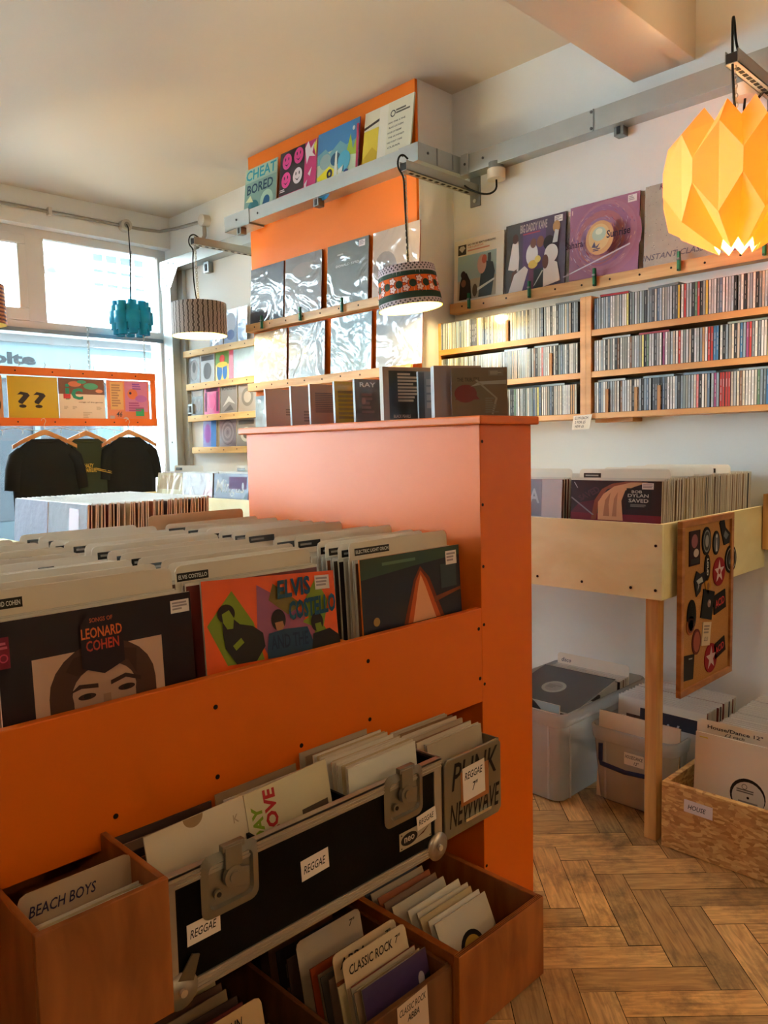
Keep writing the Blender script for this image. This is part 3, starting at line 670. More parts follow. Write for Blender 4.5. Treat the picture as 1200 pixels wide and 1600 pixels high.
# unseen drum lamps, added out of view to brighten the orange unit front
for lx, ly, en, lab in ((2.65,-.55,10,'plain cream drum pendant lamp farther along the right wall, outside the view'),
                    (1.3,-1.7,15,'plain cream drum pendant lamp over the rear of the shop, outside the view'),
                    (-.7,-.9,12,'plain cream drum pendant lamp over the left rear of the shop, outside the view')):
    d = thing('pendant_lamp', (lx,ly,2.1), lab, 'lamp')
    put(uv_lathe([(.160,-.093),(.160,.093)], translucent('cream_shade', '#ead8b8', .4), lining), 'shade', d, (lx,ly,2.1)); spider(d, (lx,ly), .157, 2.15); bulb(d, (lx,ly,2.07), e=20)
    W(MB().tube([(lx,ly,CZ),(lx,ly,2.15)], .0042, blackrub), 'cord', d); lamp_light((lx,ly,2.05), en, (1,.70,.42), .05)
# ================================================================== RECORDS ON DISPLAY
white_edge = P('#d9d2c4', .7); dark_edge = P('#3a2420', .6)
S = .315
G1 = 'sleeves standing in the trunking above the orange column'
# top row over the column (writing copied, pictures generic)
sleeve('record_sleeve', 'teal and sand sleeve lettered CHEAT BORED, leftmost above the trunking', .30, .31, .006, P('#9db7a8',.45,.3), white_edge,
       [('r',0,.78,1,1,'#a8bfa6'), ('t','CHEAT',.03,.78,.97,.97,'#2f93a8'), ('r',0,.0,1,.74,'#7f9f94'), ('t','BORED',.08,.52,.9,.70,'#23435c'),
        ('e',.3,.25,.18,.15,'#3f7f86'), ('e',.72,.3,.2,.2,'#a9c9b4'), ('e',.72,.3,.1,.1,'#2b5f86'), ('e',.2,.1,.12,.09,'#d8dcae'), ('p',[(.5,.05),(.62,.3),(.7,.04)],'#1f4b67'), ('p',[(.05,.4),(.2,.5),(.3,.36)],'#d7d8a8'), ('e',.5,.15,.06,.06,'#e6e2c2')],
       (2.69,3.835,2.524), '-X', 6, group=None)
sm_ = []
for (u, v, c) in ((.2,.82,'#d8468c'),(.52,.84,'#d8468c'),(.2,.5,'#d8468c'),(.52,.5,'#e8d8dc')):
    sm_ += [('e',u,v,.125,.135,c), ('e',u-.045,v+.04,.014,.03,'#2a1c26'), ('e',u+.045,v+.04,.014,.03,'#2a1c26'), ('p',[(u-.07,v-.03),(u,v-.085),(u+.07,v-.03),(u,v-.06)],'#2a1c26')]
sleeve('record_sleeve', 'black and pink sleeve with four round smiling faces above the trunking', S, .315, .006, P('#33272e',.45,.3), white_edge,
       [('r',.68,0,1,1,'#c33a70'), ('r',0,0,.68,.26,'#c33a70'), ('r',.0,.0,.42,.22,'#2b2526'), ('p',[(0,.12),(.25,.22),(.42,.2),(.3,.1),(.05,.04)],'#e0cf3c')]+sm_+
       [('p',[(.7,.9),(.78,1),(.85,.86),(.95,.95),(.9,.78),(.98,.7),(.82,.74),(.76,.62)],'#e9dbe2'), ('p',[(.8,.45),(.9,.55),(.86,.4)],'#efe5ea'), ('p',[(.93,.88),(1,.98),(1,.7)],'#ded048'), ('p',[(.72,.3),(.8,.36),(.76,.2),(.86,.14),(.74,.08)],'#e9dbe2'), ('l',.05,.3,.2,.36,2,'#d8d0d0')],
       (2.69,3.507,2.524), '-X', 6)
sleeve('record_sleeve', 'blue topped sleeve with a busy yellow and green pattern above the trunking', S, .32, .006, P('#3f7fb4',.45,.3), P('#a33f5a',.6),
       [('r',0,0,1,.66,'#b8c6a8'), ('p',[(0,.66),(.2,.72),(.3,.62),(.55,.76),(.7,.66),(1,.7),(1,.5),(0,.5)],'#6fa2ad'), ('e',.2,.52,.14,.12,'#93a8a6'), ('e',.45,.5,.12,.1,'#31566f'), ('p',[(.7,.5),(.8,.8),(.86,.55),(.97,.78),(.95,.45)],'#9bb23a'), ('e',.66,.42,.15,.16,'#58a9c4'),
        ('p',[(0,.3),(.3,.42),(.6,.25),(.5,.12),(.1,.14)],'#e3cf28'), ('p',[(.45,0),(.6,.18),(1,.1),(1,0)],'#c44580'), ('e',.32,.3,.07,.075,'#27253f'), ('e',.32,.3,.025,.03,'#e2cf30'), ('e',.12,.17,.07,.075,'#27253f'), ('e',.12,.17,.03,.03,'#c44580'), ('e',.72,.2,.07,.08,'#27306a'), ('e',.72,.2,.03,.03,'#d8e4ea'),
        ('e',.22,.03,.14,.12,'#3a8fc0'), ('e',.22,.03,.06,.05,'#23315c'), ('p',[(.42,.1),(.46,.6),(.5,.62),(.52,.1)],'#e9efe2'), ('p',[(.52,.3),(.66,.36),(.64,.3),(.56,.05)],'#e9efe2'), ('e',.88,.86,.03,.035,'#e9f2f6'), ('r',.95,.1,1,.9,'#b83a5c')],
       (2.69,3.18,2.524), '-X', 5)
sleeve('record_sleeve', 'cream sleeve with yellow photo and printed track list, rightmost above the trunking', .325, .33, .008, P('#e9e2c8',.5), P('#c9c2a6',.7),
       [('r',0,0,.32,.72,'#d9bb3e'), ('p',[(0,.74),(.32,.80),(.32,.84),(0,.78)],'#4a4038'), ('p',[(0,.3),(.2,.45),(.32,.35),(.32,.1),(0,.05)],'#c8a52c'), ('r',.32,.12,.5,.98,'#f1ead8'), ('ring',.60,.82,.05,.015,'#3a3630')]+
       [('l',.66,.79,.95,.87,2,'#6d6658')]+[('t',t_,.52+.02*(i%2),.68-.072*i,.86-.03*(i%3),.705-.072*i,'#4f4a40') for i, t_ in enumerate(('SIDE ONE A FINE','BLUE OXYGEN','HOUSE OF DREAMS','THE HUNDRED','WE DONT CARE','CLEAR'))]+[('l',.5,.1,.8,.2,2,'#8a8272')],
       (2.69,2.845,2.524), '-X', 8)
# eight plastic-sleeved records on the two column ledges
cols = [('#4a505c','dark silvery sleeve in shiny plastic, {} of the upper row on the orange column',0),('#75706e','brown grey sleeve in creased shiny plastic, {} of the upper row on the orange column',0),
        ('#5f6460','grey sleeve with faint lettering and price sticker, {} of the upper column row',0),('#b9a08c','pale sleeve in clear plastic partly behind the patterned lamp, {} of the upper row',0)]
def shiny(hexc): return film(hexc, 1.0, 5.5, .1)
names = ['leftmost','second','third','rightmost']
Yl = [3.865,3.535,3.175,2.83]
for i in range(4):
    art = [] if i != 2 else [('t','DONALD BYRD',.22,.62,.78,.66,'#c9cdca'), ('l',.25,.8,.4,.84,1,'#b5b9b6')]
    if i == 1: art = [('r',.72,.06,.92,.18,'#6a5348'), ('e',.5,.75,.3,.12,'#857a74')]
    if i == 3: art = [('e',.28,.38,.26,.3,'#8d7c74'), ('e',.3,.3,.16,.2,'#6d625e')]
    if i == 0: art = [('p',[(0,.02),(0,.2),(.4,.24),(1,.14),(1,.02)],'#2c2d33')]
    fm = shiny(cols[i][0]); art = [a[:-1]+((shiny(a[-1]),) if a[0] != 'l' and a[0] != 't' else (a[-1],)) for a in art]
    sleeve('record_sleeve', cols[i][1].format(names[i]), S, .318, .006, fm, P('#7e4433',.5), art, (2.735,Yl[i],1.967), '-X', 3.5,
           sticker=(.78,.86,.92,.96) if i == 2 else None)
cols = [('#8f7f6c','pale sleeve reflecting a lamp, {} of the lower row on the orange column'),('#5c6c78','blue grey plastic-covered sleeve, {} of the lower row on the orange column'),
        ('#7d98a2','light blue grey plastic-covered sleeve, {} of the lower row on the orange column'),('#8a8c92','silvery white sleeve in badly creased plastic, {} of the lower row on the orange column')]
for i in range(4):
    sleeve('record_sleeve', cols[i][1].format(names[i]), .31, .29, .006, film(cols[i][0], .9, 6, .12), P('#7e4433',.5), [('ring',.5,.82,.08,.015,shiny('#6f6658'))] if i == 0 else [], (2.737,Yl[i]-.015,1.624), '-X', 3)
sleeve('record_sleeve', 'blue grey plastic sleeve standing below the lower ledge of the orange column', .3, .3, .006, film('#8ba3b2', .7, 8), dark_edge, [], (2.74,3.86,1.25), '-X', 2)
ledge(2.72, 3.5, 3.885, 1.21, 1.25, 'short pine ledge low on the orange column, mostly hidden', None, 2, depth=.04)
# right wall ledge
sleeve('record_sleeve', 'white sleeve with two performers on a hazy photo, leftmost on the right wall ledge', .298, .30, .006, P('#e4dbc6',.45,.5), P('#c7bba2',.6),
       [('r',.08,.04,.86,.74,'#9db3b0'), ('r',.08,.04,.86,.35,'#b5ab93'), ('r',.08,.76,.25,.92,'#3c342c'), ('p',[(.10,.86),(.165,.8),(.23,.86),(.2,.9),(.13,.9)],'#c3b9a6'), ('t','BAD PIECES BEATY UNRULING',.28,.885,.84,.915,'#4a3c34'), ('t','THE G. JAZZ LIVE',.28,.84,.6,.87,'#c26a4c'), ('l',.28,.79,.74,.825,1,'#c98a70'),
        ('p',[(.12,.04),(.13,.3),(.19,.46),(.27,.46),(.35,.32),(.38,.04)],'#2d241f'), ('e',.2,.44,.05,.06,'#3c2a20'), ('e',.21,.3,.05,.06,'#8a5a42'),
        ('p',[(.52,.04),(.56,.4),(.62,.6),(.80,.55),(.84,.4),(.78,.04)],'#3c4548'), ('e',.58,.55,.09,.15,'#caa290'), ('e',.63,.62,.05,.07,'#b5604c'), ('r',.7,.55,.76,.7,'#3f4a4e'), ('p',[(.4,.1),(.42,.16),(.84,.3),(.84,.27)],'#dfe3dc'), ('e',.45,.16,.05,.1,'#5a4a36')],
       (2.997,2.525,1.925), '-X', 3)
sleeve('record_sleeve', 'dark purple sleeve with women in white dresses, second on the right wall ledge', .318, .31, .006, P('#4b3a4c',.4,.6), P('#2b1a1e',.5),
       [('r',0,0,.25,1,'#4a4744'), ('r',.3,0,.68,.9,'#5a3f63'), ('t','BIG DADDY KANE',.25,.84,.7,.96,'#b8a49a'), ('l',.3,.8,.6,.83,1,'#a83a4a'),
        ('p',[(.05,.35),(.12,.72),(.22,.74),(.24,.5),(.23,.3)],'#e2d6cf'), ('e',.17,.78,.05,.07,'#4d2c1c'), ('p',[(.1,.0),(.12,.3),(.2,.34),(.22,.0)],'#5e3a2a'),
        ('p',[(.06,.0),(.16,.26),(.34,.36),(.4,.3),(.3,.0)],'#d9d0cc'), ('e',.46,.5,.1,.16,'#e0d8d4'), ('e',.48,.66,.05,.07,'#6a4030'), ('p',[(.4,0),(.42,.3),(.52,.32),(.5,0)],'#70425a'), ('e',.48,.36,.08,.06,'#c5a24a'), ('e',.56,.42,.05,.05,'#d9c069'),
        ('e',.6,.66,.06,.08,'#7c4c36'), ('e',.74,.62,.09,.1,'#2a1c18'), ('e',.78,.46,.11,.13,'#e6ddd8'), ('p',[(.62,0),(.66,.3),(.74,.4),(.88,.32),(.94,.06)],'#e6ddd8'), ('e',.69,.36,.05,.1,'#6d4030'), ('r',.5,.0,.66,.28,'#454a4c'), ('e',.86,.82,.06,.08,'#b88c5a'), ('p',[(.8,.6),(.84,.78),(.9,.76),(.88,.6)],'#c9c4c2'), ('p',[(.5,.04),(.52,.05),(.66,.24),(.64,.25)],'#cfd2d0')],
       (2.997,2.215,1.925), '-X', 3, sticker=(.82,.88,.95,.97))
swirl = []
for k in range(9):
    a = k*.9; r = .5-k*.05
    swirl.append(('e', .5+.04*math.cos(a), .5+.04*math.sin(a), r, r, ['#9c6478','#a46e80','#946482','#a8686e','#98708c','#b07a78'][k % 6]))
rr_ = random.Random(5)
for k in range(170):
    a = rr_.uniform(0, 2*PI); d_ = rr_.uniform(.18, .47); u, v = .5+d_*math.cos(a), .5+d_*math.sin(a); t_ = a+1.5; L_ = rr_.uniform(.04,.09)
    swirl.append(('p', [(u,v),(u+L_*math.cos(t_)*.6+.012,v+L_*math.sin(t_)*.6),(u+L_*math.cos(t_),v+L_*math.sin(t_))], rr_.choice(['#b9a0b4','#c48a8a','#70507c','#a44a5c','#d0a08c'])))
sleeve('record_sleeve', 'pink and purple swirling sunrise sleeve, third on the right wall ledge', .32, .315, .006, P('#96607a',.4,.6), P('#4e2a24',.5),
       swirl+[('e',.53,.47,.2,.22,'#d09a68'), ('e',.52,.48,.15,.17,'#d9b27c'), ('e',.52,.52,.10,.09,'#b4c4b0'), ('e',.52,.55,.05,.04,'#d9ddc4'), ('t','Sahara',.03,.40,.29,.49,'#4a2c40'), ('t','Sunrise',.63,.44,.96,.54,'#38203a'), ('t','F1',.06,.84,.13,.9,'#d8a89c'),
              ('p',[(.42,.36),(.46,.43),(.48,.36),(.54,.40),(.5,.34)],'#5b5a72'), ('l',.44,.3,.56,.34,2,'#5b4a66'), ('p',[(.0,.05),(.02,.04),(.5,.17),(.96,.3),(.96,.32),(.5,.19)],'#cfc4d2')],
       (2.997,1.876,1.925), '-X', 3, sticker=(.84,.88,.96,.97))
spk = [('e', rr_.uniform(.02,.98), rr_.uniform(.02,.98), rr_.uniform(.002,.007), rr_.uniform(.002,.006), rr_.choice(['#6d6660','#cfc6b6','#7b7268','#594e58'])) for _ in range(150)]
sleeve('record_sleeve', 'speckled grey sleeve with scratched lettering behind the paper lamp on the ledge', .32, .32, .006, P('#a89f90',.7,var=.15,vscale=30), P('#5c4a3a',.6),
       spk+[('h','INSTANT CLASSIC',.05,.05,.92,.12,'#5a5560'), ('h','KO',.24,.88,.38,.95,'#6a3a4c')], (2.997,1.533,1.925), '-X', 3)
sleeve('record_sleeve', 'magenta sleeve at the right end of the wall ledge behind the paper lamp', .315, .30, .006, P('#9a5a80',.5,.5), dark_edge, [('e',.4,.4,.3,.3,'#b27498'), ('r',.1,.1,.9,.2,'#6d3a5c')], (2.997,1.2,1.925), '-X', 3)
# green plastic pegs holding sleeves against the rails
pegm = P('#2f7a52', .45)
def peg(x, y, z, label):
    t = thing('clothes_peg', (x,y,z), label, 'peg', 'green pegs on the ledges')
    for k, dx in enumerate((0,.008)):
        a = MB(); a.box((x-.014+dx,y-.0055,z-.045),(x-.009+dx,y+.0055,z+.028),pegm)
        W(a, 'jaw', t, bevel=.0012)
    W(MB().cyl((x-.014,y-.006,z),(x-.014,y+.006,z),.004,seg=8,mat=P('#9aa09c',.3,metal=.8)), 'spring', t)
    W(MB().cyl((x-.0145,y,z-.042),(x-.0165,y,z-.042),.004,seg=8,mat=P('#14251b',.5)), 'tip', t)
for y, l_ in ((2.405,'green peg under the white sleeve with two performers'),(2.06,'green peg under the dark purple sleeve'),(1.735,'green peg under the swirling sunrise sleeve'),(1.373,'green peg under the speckled grey sleeve'),(1.06,'green peg beneath the paper lamp')): peg(2.975, y, 1.93, l_+' on the wall ledge')
for y, l_ in ((3.71,'leftmost'),(3.36,'second'),(3.02,'third')): peg(2.712, y, 1.97, f'green peg on the upper column ledge, {l_} of three')
# small singles on the four far ledges (x 3.0)
def Yp(px): return 4.838-(px-317)*.0081
G = 'seven inch singles on the pale ledges'
far = [
 (1.712, [(293,312,'#4d4f52','grey portrait single',[('e',.5,.5,.3,.38,'#a9abad'),('e',.5,.6,.14,.2,'#5e6063')]),(313,335,'#8f9192','pale grey single with a printed heading',[('r',.05,.78,.95,.95,'#4a4b4d'),('e',.5,.4,.3,.3,'#5c5e60')]),
          (337,357,'#d9b93a','yellow, green and blue single',[('r',0,.55,1,1,'#6d9a3f'),('e',.3,.3,.2,.3,'#2f6fb4'),('e',.7,.3,.18,.28,'#3b7cc4'),('e',.5,.75,.2,.14,'#d9483a'),('e',.5,.55,.4,.1,'#e3c84a')]),(357,364,'#c8435e','pink edged single',[]),(363,398,'#9cb8c8','silvery single in wrinkled plastic',None)]),
 (1.487, [(296,315,'#45474a','black and white band photo single',[('r',.1,.7,.9,.9,'#b4b6b8'),('e',.35,.35,.15,.25,'#8d8f92'),('e',.65,.35,.15,.25,'#9d9fa2')]),(317,341,'#c0307c','magenta single with blocky lettering',[('r',.1,.82,.9,.94,'#5c2050'),('e',.5,.45,.22,.28,'#d96aa6'),('r',.8,.1,.94,.8,'#5c2050'),('r',.06,.1,.18,.8,'#5c2050')]),
          (343,367,'#8c8e90','grey sketched single',[('t','MONDODGS',.08,.8,.92,.93,'#3c3d40'),('p',[(.1,.2),(.5,.6),(.9,.3),(.5,.4)],'#d4d6d8'),('p',[(.2,.05),(.6,.3),(.8,.1)],'#55575a')]),(369,395,'#a09a92','beige grey single with an oval picture',[('e',.5,.5,.32,.32,'#6f6a64'),('e',.5,.5,.2,.2,'#b6b0a8')])]),
 (1.26, [(313,334,'#5a4fa8','purple and blue single',[('r',.6,0,1,1,'#3a78c4'),('e',.35,.5,.25,.35,'#8a4aa4')]),(339,364,'#7d7480','grey single with a spiral pattern',[('ring',.5,.5,.42,.03,'#5a4f60'),('ring',.5,.5,.34,.03,'#a49aa6'),('ring',.5,.5,.26,.03,'#5a4f60'),('ring',.5,.5,.18,.03,'#a49aa6'),('e',.5,.5,.08,.08,'#5a4f60')]),(365,392,'#8b8884','grey single with a pale emblem',[('e',.5,.4,.3,.25,'#d9d8d2'),('e',.5,.4,.16,.14,'#6a6864'),('r',.1,.75,.9,.9,'#4e4c4a')])]),
 (1.947, [(352,371,'#8fa2c2','pale blue single on the topmost pale ledge',[('e',.5,.6,.4,.3,'#b4bccb'),('e',.5,.25,.3,.15,'#54689a')]),(372,385,'#6e86b4','blue single on the topmost pale ledge',None),(330,350,'#a9b6c9','faint blue single on the topmost pale ledge',None)])]
for z, lst in far:
    for i, (a, b, c, lab, art) in enumerate(lst):
        y0 = Yp(a); w = (b-a)*.0081
        tier = {1.712:'upper',1.487:'middle',1.26:'lower',1.947:'top'}[z]
        sleeve('single_sleeve', f'{lab} beyond the column, in the {tier} row' if 'topmost' not in lab else lab+' beyond the column', w, .192 if z < 1.9 else .225, .004, film(c, .35, 12, .08) if art is None else P(c,.4,.6), white_edge, art or [], (3.004,y0,z-.012 if False else z), '-X', 2.5, cat='single', group=G)

# ================================================================== COMPACT DISCS
spine_cols = ['#c9cdd0','#b7bec4','#d9d9d6','#9aa5ad','#aab8c4','#8796a3','#e2e0da','#c4c0b4','#6f777d','#4a4d52','#2b2c2f','#b9a898','#d6cdb8','#7d8a8a','#5c6e86','#a7a9ac','#e6e6e6','#8e8f88']
warm = ['#a8342e','#b98a5a','#c9a23a','#8d3f6c','#3f6f9a','#c96a6a','#d9cc7a','#5a7a5c','#7c5a46']
cname = {'#c9cdd0':'light grey','#b7bec4':'pale blue grey','#d9d9d6':'off-white','#9aa5ad':'mid grey','#aab8c4':'pale blue','#8796a3':'slate','#e2e0da':'ivory','#c4c0b4':'stone','#6f777d':'dark grey','#4a4d52':'charcoal','#2b2c2f':'black','#b9a898':'taupe','#d6cdb8':'cream','#7d8a8a':'green grey','#5c6e86':'steel blue','#a7a9ac':'grey','#e6e6e6':'white','#8e8f88':'olive grey',
         '#a8342e':'red','#b98a5a':'tan','#c9a23a':'mustard','#8d3f6c':'plum','#3f6f9a':'blue','#c96a6a':'rose','#d9cc7a':'yellow','#5a7a5c':'green','#7c5a46':'brown'}
cdm = {}
jewel = P('#3b3f42', .15, coat=.8)
def cd_mesh(c, v):
    if (c, v) in cdm: return cdm[c, v]
    m = MB(); T = .0099; H_ = .125
    m.box((-T/2,0,0),(T/2,.142,H_), jewel)
    y = -.0004; pm_ = P(c, .4, coat=.2)
    m.add([(-T/2+.0009,y,.0015),(T/2-.0017,y,.0015),(T/2-.0017,y,H_-.0015),(-T/2+.0009,y,H_-.0015)], [(0,1,2,3)], pm_)
    dark = lin(c)[1] < .2; tcx = P('#b8b8b8' if dark else '#77777c', .5)
    R = random.Random(v*7+3)
    z = .10
    for k in range(R.randint(1, 3)):
        L_ = R.uniform(.012,.04); z2 = max(.01, z-L_); w = .0006
        m.add([(-w,y-.0002,z2),(w,y-.0002,z2),(w,y-.0002,z),(-w,y-.0002,z)], [(0,1,2,3)], tcx); z = z2-.006
        if z < .02: break
    cdm[c, v] = m.mesh('compact_disc'); return cdm[c, v]
Rc = random.Random(11)
bays = [('right bay', 1.69, .93, 1), ('left bay', 2.515, 1.757, 0)]
tiers = [('top', 1.693), ('middle', 1.525), ('bottom', 1.356)]
rest = MB(); count = 0
specials = {('right bay','middle'): {0:.0}, }
dividers = {('left bay','top'):(38,), ('left bay','middle'):(60,), ('left bay','bottom'):(37,), ('right bay','bottom'):(6,18,27), ('right bay','top'):(), ('right bay','middle'):()}
for bay, ya, yb, _ in bays:
    for tier, z in tiers:
        y = ya-.002; i = 0; gapn = Rc.randint(8, 16)
        while y-.0101 > yb:
            i += 1
            if i in dividers[bay, tier]:
                dv = MB(); dv.box((2.8805,y-.016,z),(2.885,y-.003,z+.094 ), P('#a9794e',.6)); o = W(dv, 'disc_divider', bevel=.001)
                tag(o, f'brown card divider between discs on the {tier} shelf, {bay}' + (f', near its {ORD(i)} disc' if len(dividers[bay, tier]) > 1 else ''), 'divider', 'card dividers among the discs'); pass
            c = Rc.choice(spine_cols) if Rc.random() < (.95 if bay == 'left bay' else .90) else Rc.choice(warm)
            if bay == 'right bay' and tier == 'middle':
                c = {29:'#8d3f6c', 35:'#b03a2a', 46:'#a8342e', 47:'#a8342e', 48:'#3f6f9a', 49:'#3f6f9a'}.get(i, c)
            if bay == 'right bay' and tier == 'bottom' and 50 <= i <= 53: c = '#a8342e'
            if bay == 'left bay' and tier == 'top' and 19 <= i <= 21: c = '#2b2c2f'
            if tier == 'top' and bay == 'left bay' and 22 <= i <= 34 and Rc.random() < .6: c = Rc.choice(['#b98a5a','#c4c0b4','#4a4d52'])
            hidden = bay == 'left bay' and ((tier == 'middle' and y > 2.12) or (tier == 'bottom' and y > 2.1))
            me = cd_mesh(c, Rc.randint(0, 3)); tiltd = 0
            if hidden:
                o_ = len(rest.v)
                for p in me.polygons: pass
                vs_ = [(2.888+Rc.uniform(0,.002)*0+v.co.y, y-.005-v.co.x, z+v.co.z) for v in me.vertices]
                for k, mt in enumerate(me.materials):
                    fs_ = [tuple(p.vertices) for p in me.polygons if p.material_index == k]
                    rest.add(vs_, fs_, mt)
            else:
                o = bpy.data.objects.new('compact_disc', me); C.objects.link(o)
                o.location = (2.886+Rc.uniform(0,.003), y-.005, z); o.rotation_euler = (0,0,-PI/2)
                tag(o, f'{cname.get(c,"red brown")} compact disc spine, {ORD(i)} from the left on the {tier} shelf, {bay}', 'compact disc', f'compact discs on the {tier} shelf, {bay}')
                count += 1
            y -= .01018
            gapn -= 1
            if gapn == 0: y -= .0035; gapn = Rc.randint(10, 22)
tag(W(rest, 'compact_disc_row'), 'compact disc spines mostly hidden behind the cabinet top in the left bay', 'compact disc', kind='stuff')
# discs lying flat on the rows
def flat_cd(y, z, c, lab, wd=.125, x=2.905, yaw=0, tiltx=0):
    m = MB(); m.box((0,-wd/2,0),(.10,wd/2,.0095), jewel); m.box((-.0004,-wd/2+.002,.001),(.0001,wd/2-.002,.0085), P(c,.3,coat=.5)); m.box((.003,-wd/2+.003,.0095),(.098,wd/2-.003,.0099), P(c,.3,coat=.5))
    o = m.build('compact_disc'); o.location = (x,y,z); o.rotation_euler = (tiltx,0,yaw); tag(o, lab, 'compact disc', 'discs lying flat on the rows')
flat_cd(1.60,1.8185,'#a8343a','red disc lying flat on top of the right bay, nearest the upright',.12,2.89,.1); 
flat_cd(1.40,1.8185,'#4b4438','dark disc lying flat on top of the right bay above the middle',.13,2.895,-.15)
flat_cd(1.60,1.6506,'#c9ced2','pale disc lying flat on the middle row of the right bay'); flat_cd(1.44,1.6506,'#b0404a','red disc lying flat on the middle row of the right bay')
flat_cd(1.09,1.6506,'#b8bba4','olive disc lying flat at the right end of the middle row',.14)
flat_cd(1.62,1.4815,'#d6d8d8','white disc lying flat on the bottom row near the upright'); flat_cd(1.42,1.4815,'#9fb0bc','pale blue disc lying flat on the bottom row'); flat_cd(1.26,1.4815,'#8fa6bb','blue disc lying flat on the bottom row of the right bay'); flat_cd(1.05,1.4815,'#d3d5d6','white disc lying flat at the right end of the bottom row',.14)
flat_cd(1.82,1.8185,'#6d7276','dark grey disc lying flat on top of the left bay beside the upright'); flat_cd(1.93,1.6506,'#c4c9cd','white disc lying tilted on the middle row of the left bay'); flat_cd(2.09,1.6506,'#d9dbdd','pale disc lying flat on the middle row of the left bay'); flat_cd(1.90,1.4815,'#a3abad','grey disc lying flat on the bottom row of the left bay')
pn = MB(); pn.add([(2.872,1.775,1.348),(2.872,1.688,1.352),(2.868,1.70,1.292),(2.868,1.782,1.29)], [(0,1,2,3)], P('#e6dccf',.7)); 
o = W(pn, 'price_note', origin=(2.87,1.73,1.32)); so_ = o.modifiers.new('t','SOLIDIFY'); so_.thickness = .0006
tag(o, 'handwritten white price note hanging under the disc shelf upright', 'note')
M_ = Matrix.Translation((2.8665,1.775,1.29)) @ Matrix.Rotation(-PI/2, 4, 'Z')
w_ = MB(); draw(w_, [('h',"£3.99 EACH",.1,.7,.85,.9,'#3a3440'),('h','2 FOR £5',.1,.42,.7,.6,'#3a3440'),('h','NEW £6',.1,.14,.6,.32,'#3a3440')], .085, .06, M=M_); W(w_, 'handwriting', o)

# discs standing on the cabinet top
def cased_cd(loc, yaw, c, lab, w=.142, h=.125, t=.0105, art=(), name='compact_disc', edge=None, cat='compact disc', coat=.8):
    o = sleeve_mesh(w, h, t, P(c,.18,coat=.9), edge or clear_e, art, coat=.8).build(name)
    orient(o, loc, '-Y', 2, 0, yaw); return tag(o, lab, cat, 'discs standing on the cabinet top')
clear_e = P('#a9b0b4', .12, coat=1)
zt = 1.3085
for (yy, yaw, c, lab, art) in [
    (2.09,-12,'#c49c88','brown disc case, farthest of the row on the cabinet top',[('l',.5,.3,.9,.5,3,'#8d6a5a')]),
    (1.955,-10,'#b89488','brown disc case with a dark round mark on the cabinet top',[('e',.8,.55,.28,.32,'#5f4c58'),('l',.3,.1,.7,.4,4,'#8a6c62')]),
    (1.862,-12,'#a8704e','rust brown disc case with printed lines on the cabinet top',[('l',.12,.3,.8,.8,11,'#6d4630')]),
    (1.748,-10,'#b58a16','mustard yellow disc case on the cabinet top',[('l',.08,.1,.8,.8,7,'#8d6a10')]),
    (1.66,-12,'#3d2224','dark maroon disc case lettered RAY on the cabinet top',[('t','RAY',.12,.82,.50,.93,'#cfc4c4'),('l',.15,.2,.5,.7,5,'#6a3a3e'),('e',.2,.5,.05,.08,'#8a5a5a')])]:
    cased_cd((1.53,yy,zt), yaw, c, lab, art=art)
cased_cd((1.53,1.545,zt), -20, '#a08068', 'open brown cardboard box set behind the black track list on the cabinet top', .150, .15, .022, edge=P('#d8cfc4',.7), name='box_set', cat='box set', art=[('r',.12,.04,.86,.93,'#141214'),('l',.3,.35,.82,.9,9,'#c9b8a4'),('t','BLACK PEARLS',.2,.06,.55,.12,'#d9c0b0')], coat=0)
cased_cd((1.56,1.44,zt), -25, '#76767a', 'grey disc case with a column of tiny pictures on the cabinet top', .142, .13, .011, art=[('r',.0,.02,.12,.98,'#2c2a2c')]+[('r',.16,.72-.16*k,.34,.84-.16*k,'#9a9490') for k in range(4)]+[('e',.62,.5,.06,.1,'#3b393c'),('l',.6,.1,.95,.8,10,'#4b494c')])
cased_cd((1.535,1.362,zt), -32, '#a08478', 'thick brown disc case with a white spine on the cabinet top', .13, .137, .03, edge=P('#e4e6ea',.3,coat=.6))
cased_cd((1.545,1.312,zt), -43, '#7c6a58', 'large brown disc case with a red shape and price label, nearest on the cabinet top', .144, .127, .02,
    art=[('t','THE TRIBUTES',.1,.72,.5,.8,'#3e3028'),('e',.25,.48,.2,.18,'#7a2c30'),('p',[(.06,.36),(.3,.66),(.5,.36)],'#7a2c30'),('r',.66,.83,.93,.95,'#7c6e60'),('l',.69,.85,.9,.93,3,'#a89c8c'),('p',[(.34,.62),(.5,.72),(.98,.74),(.98,.66),(.6,.66)],'#a8a29a'),('p',[(.42,.74),(.45,.76),(.82,.38),(.74,.05),(.71,.06),(.78,.38)],'#9a9080'),('l',.6,.08,.84,.4,7,'#7d7264')])

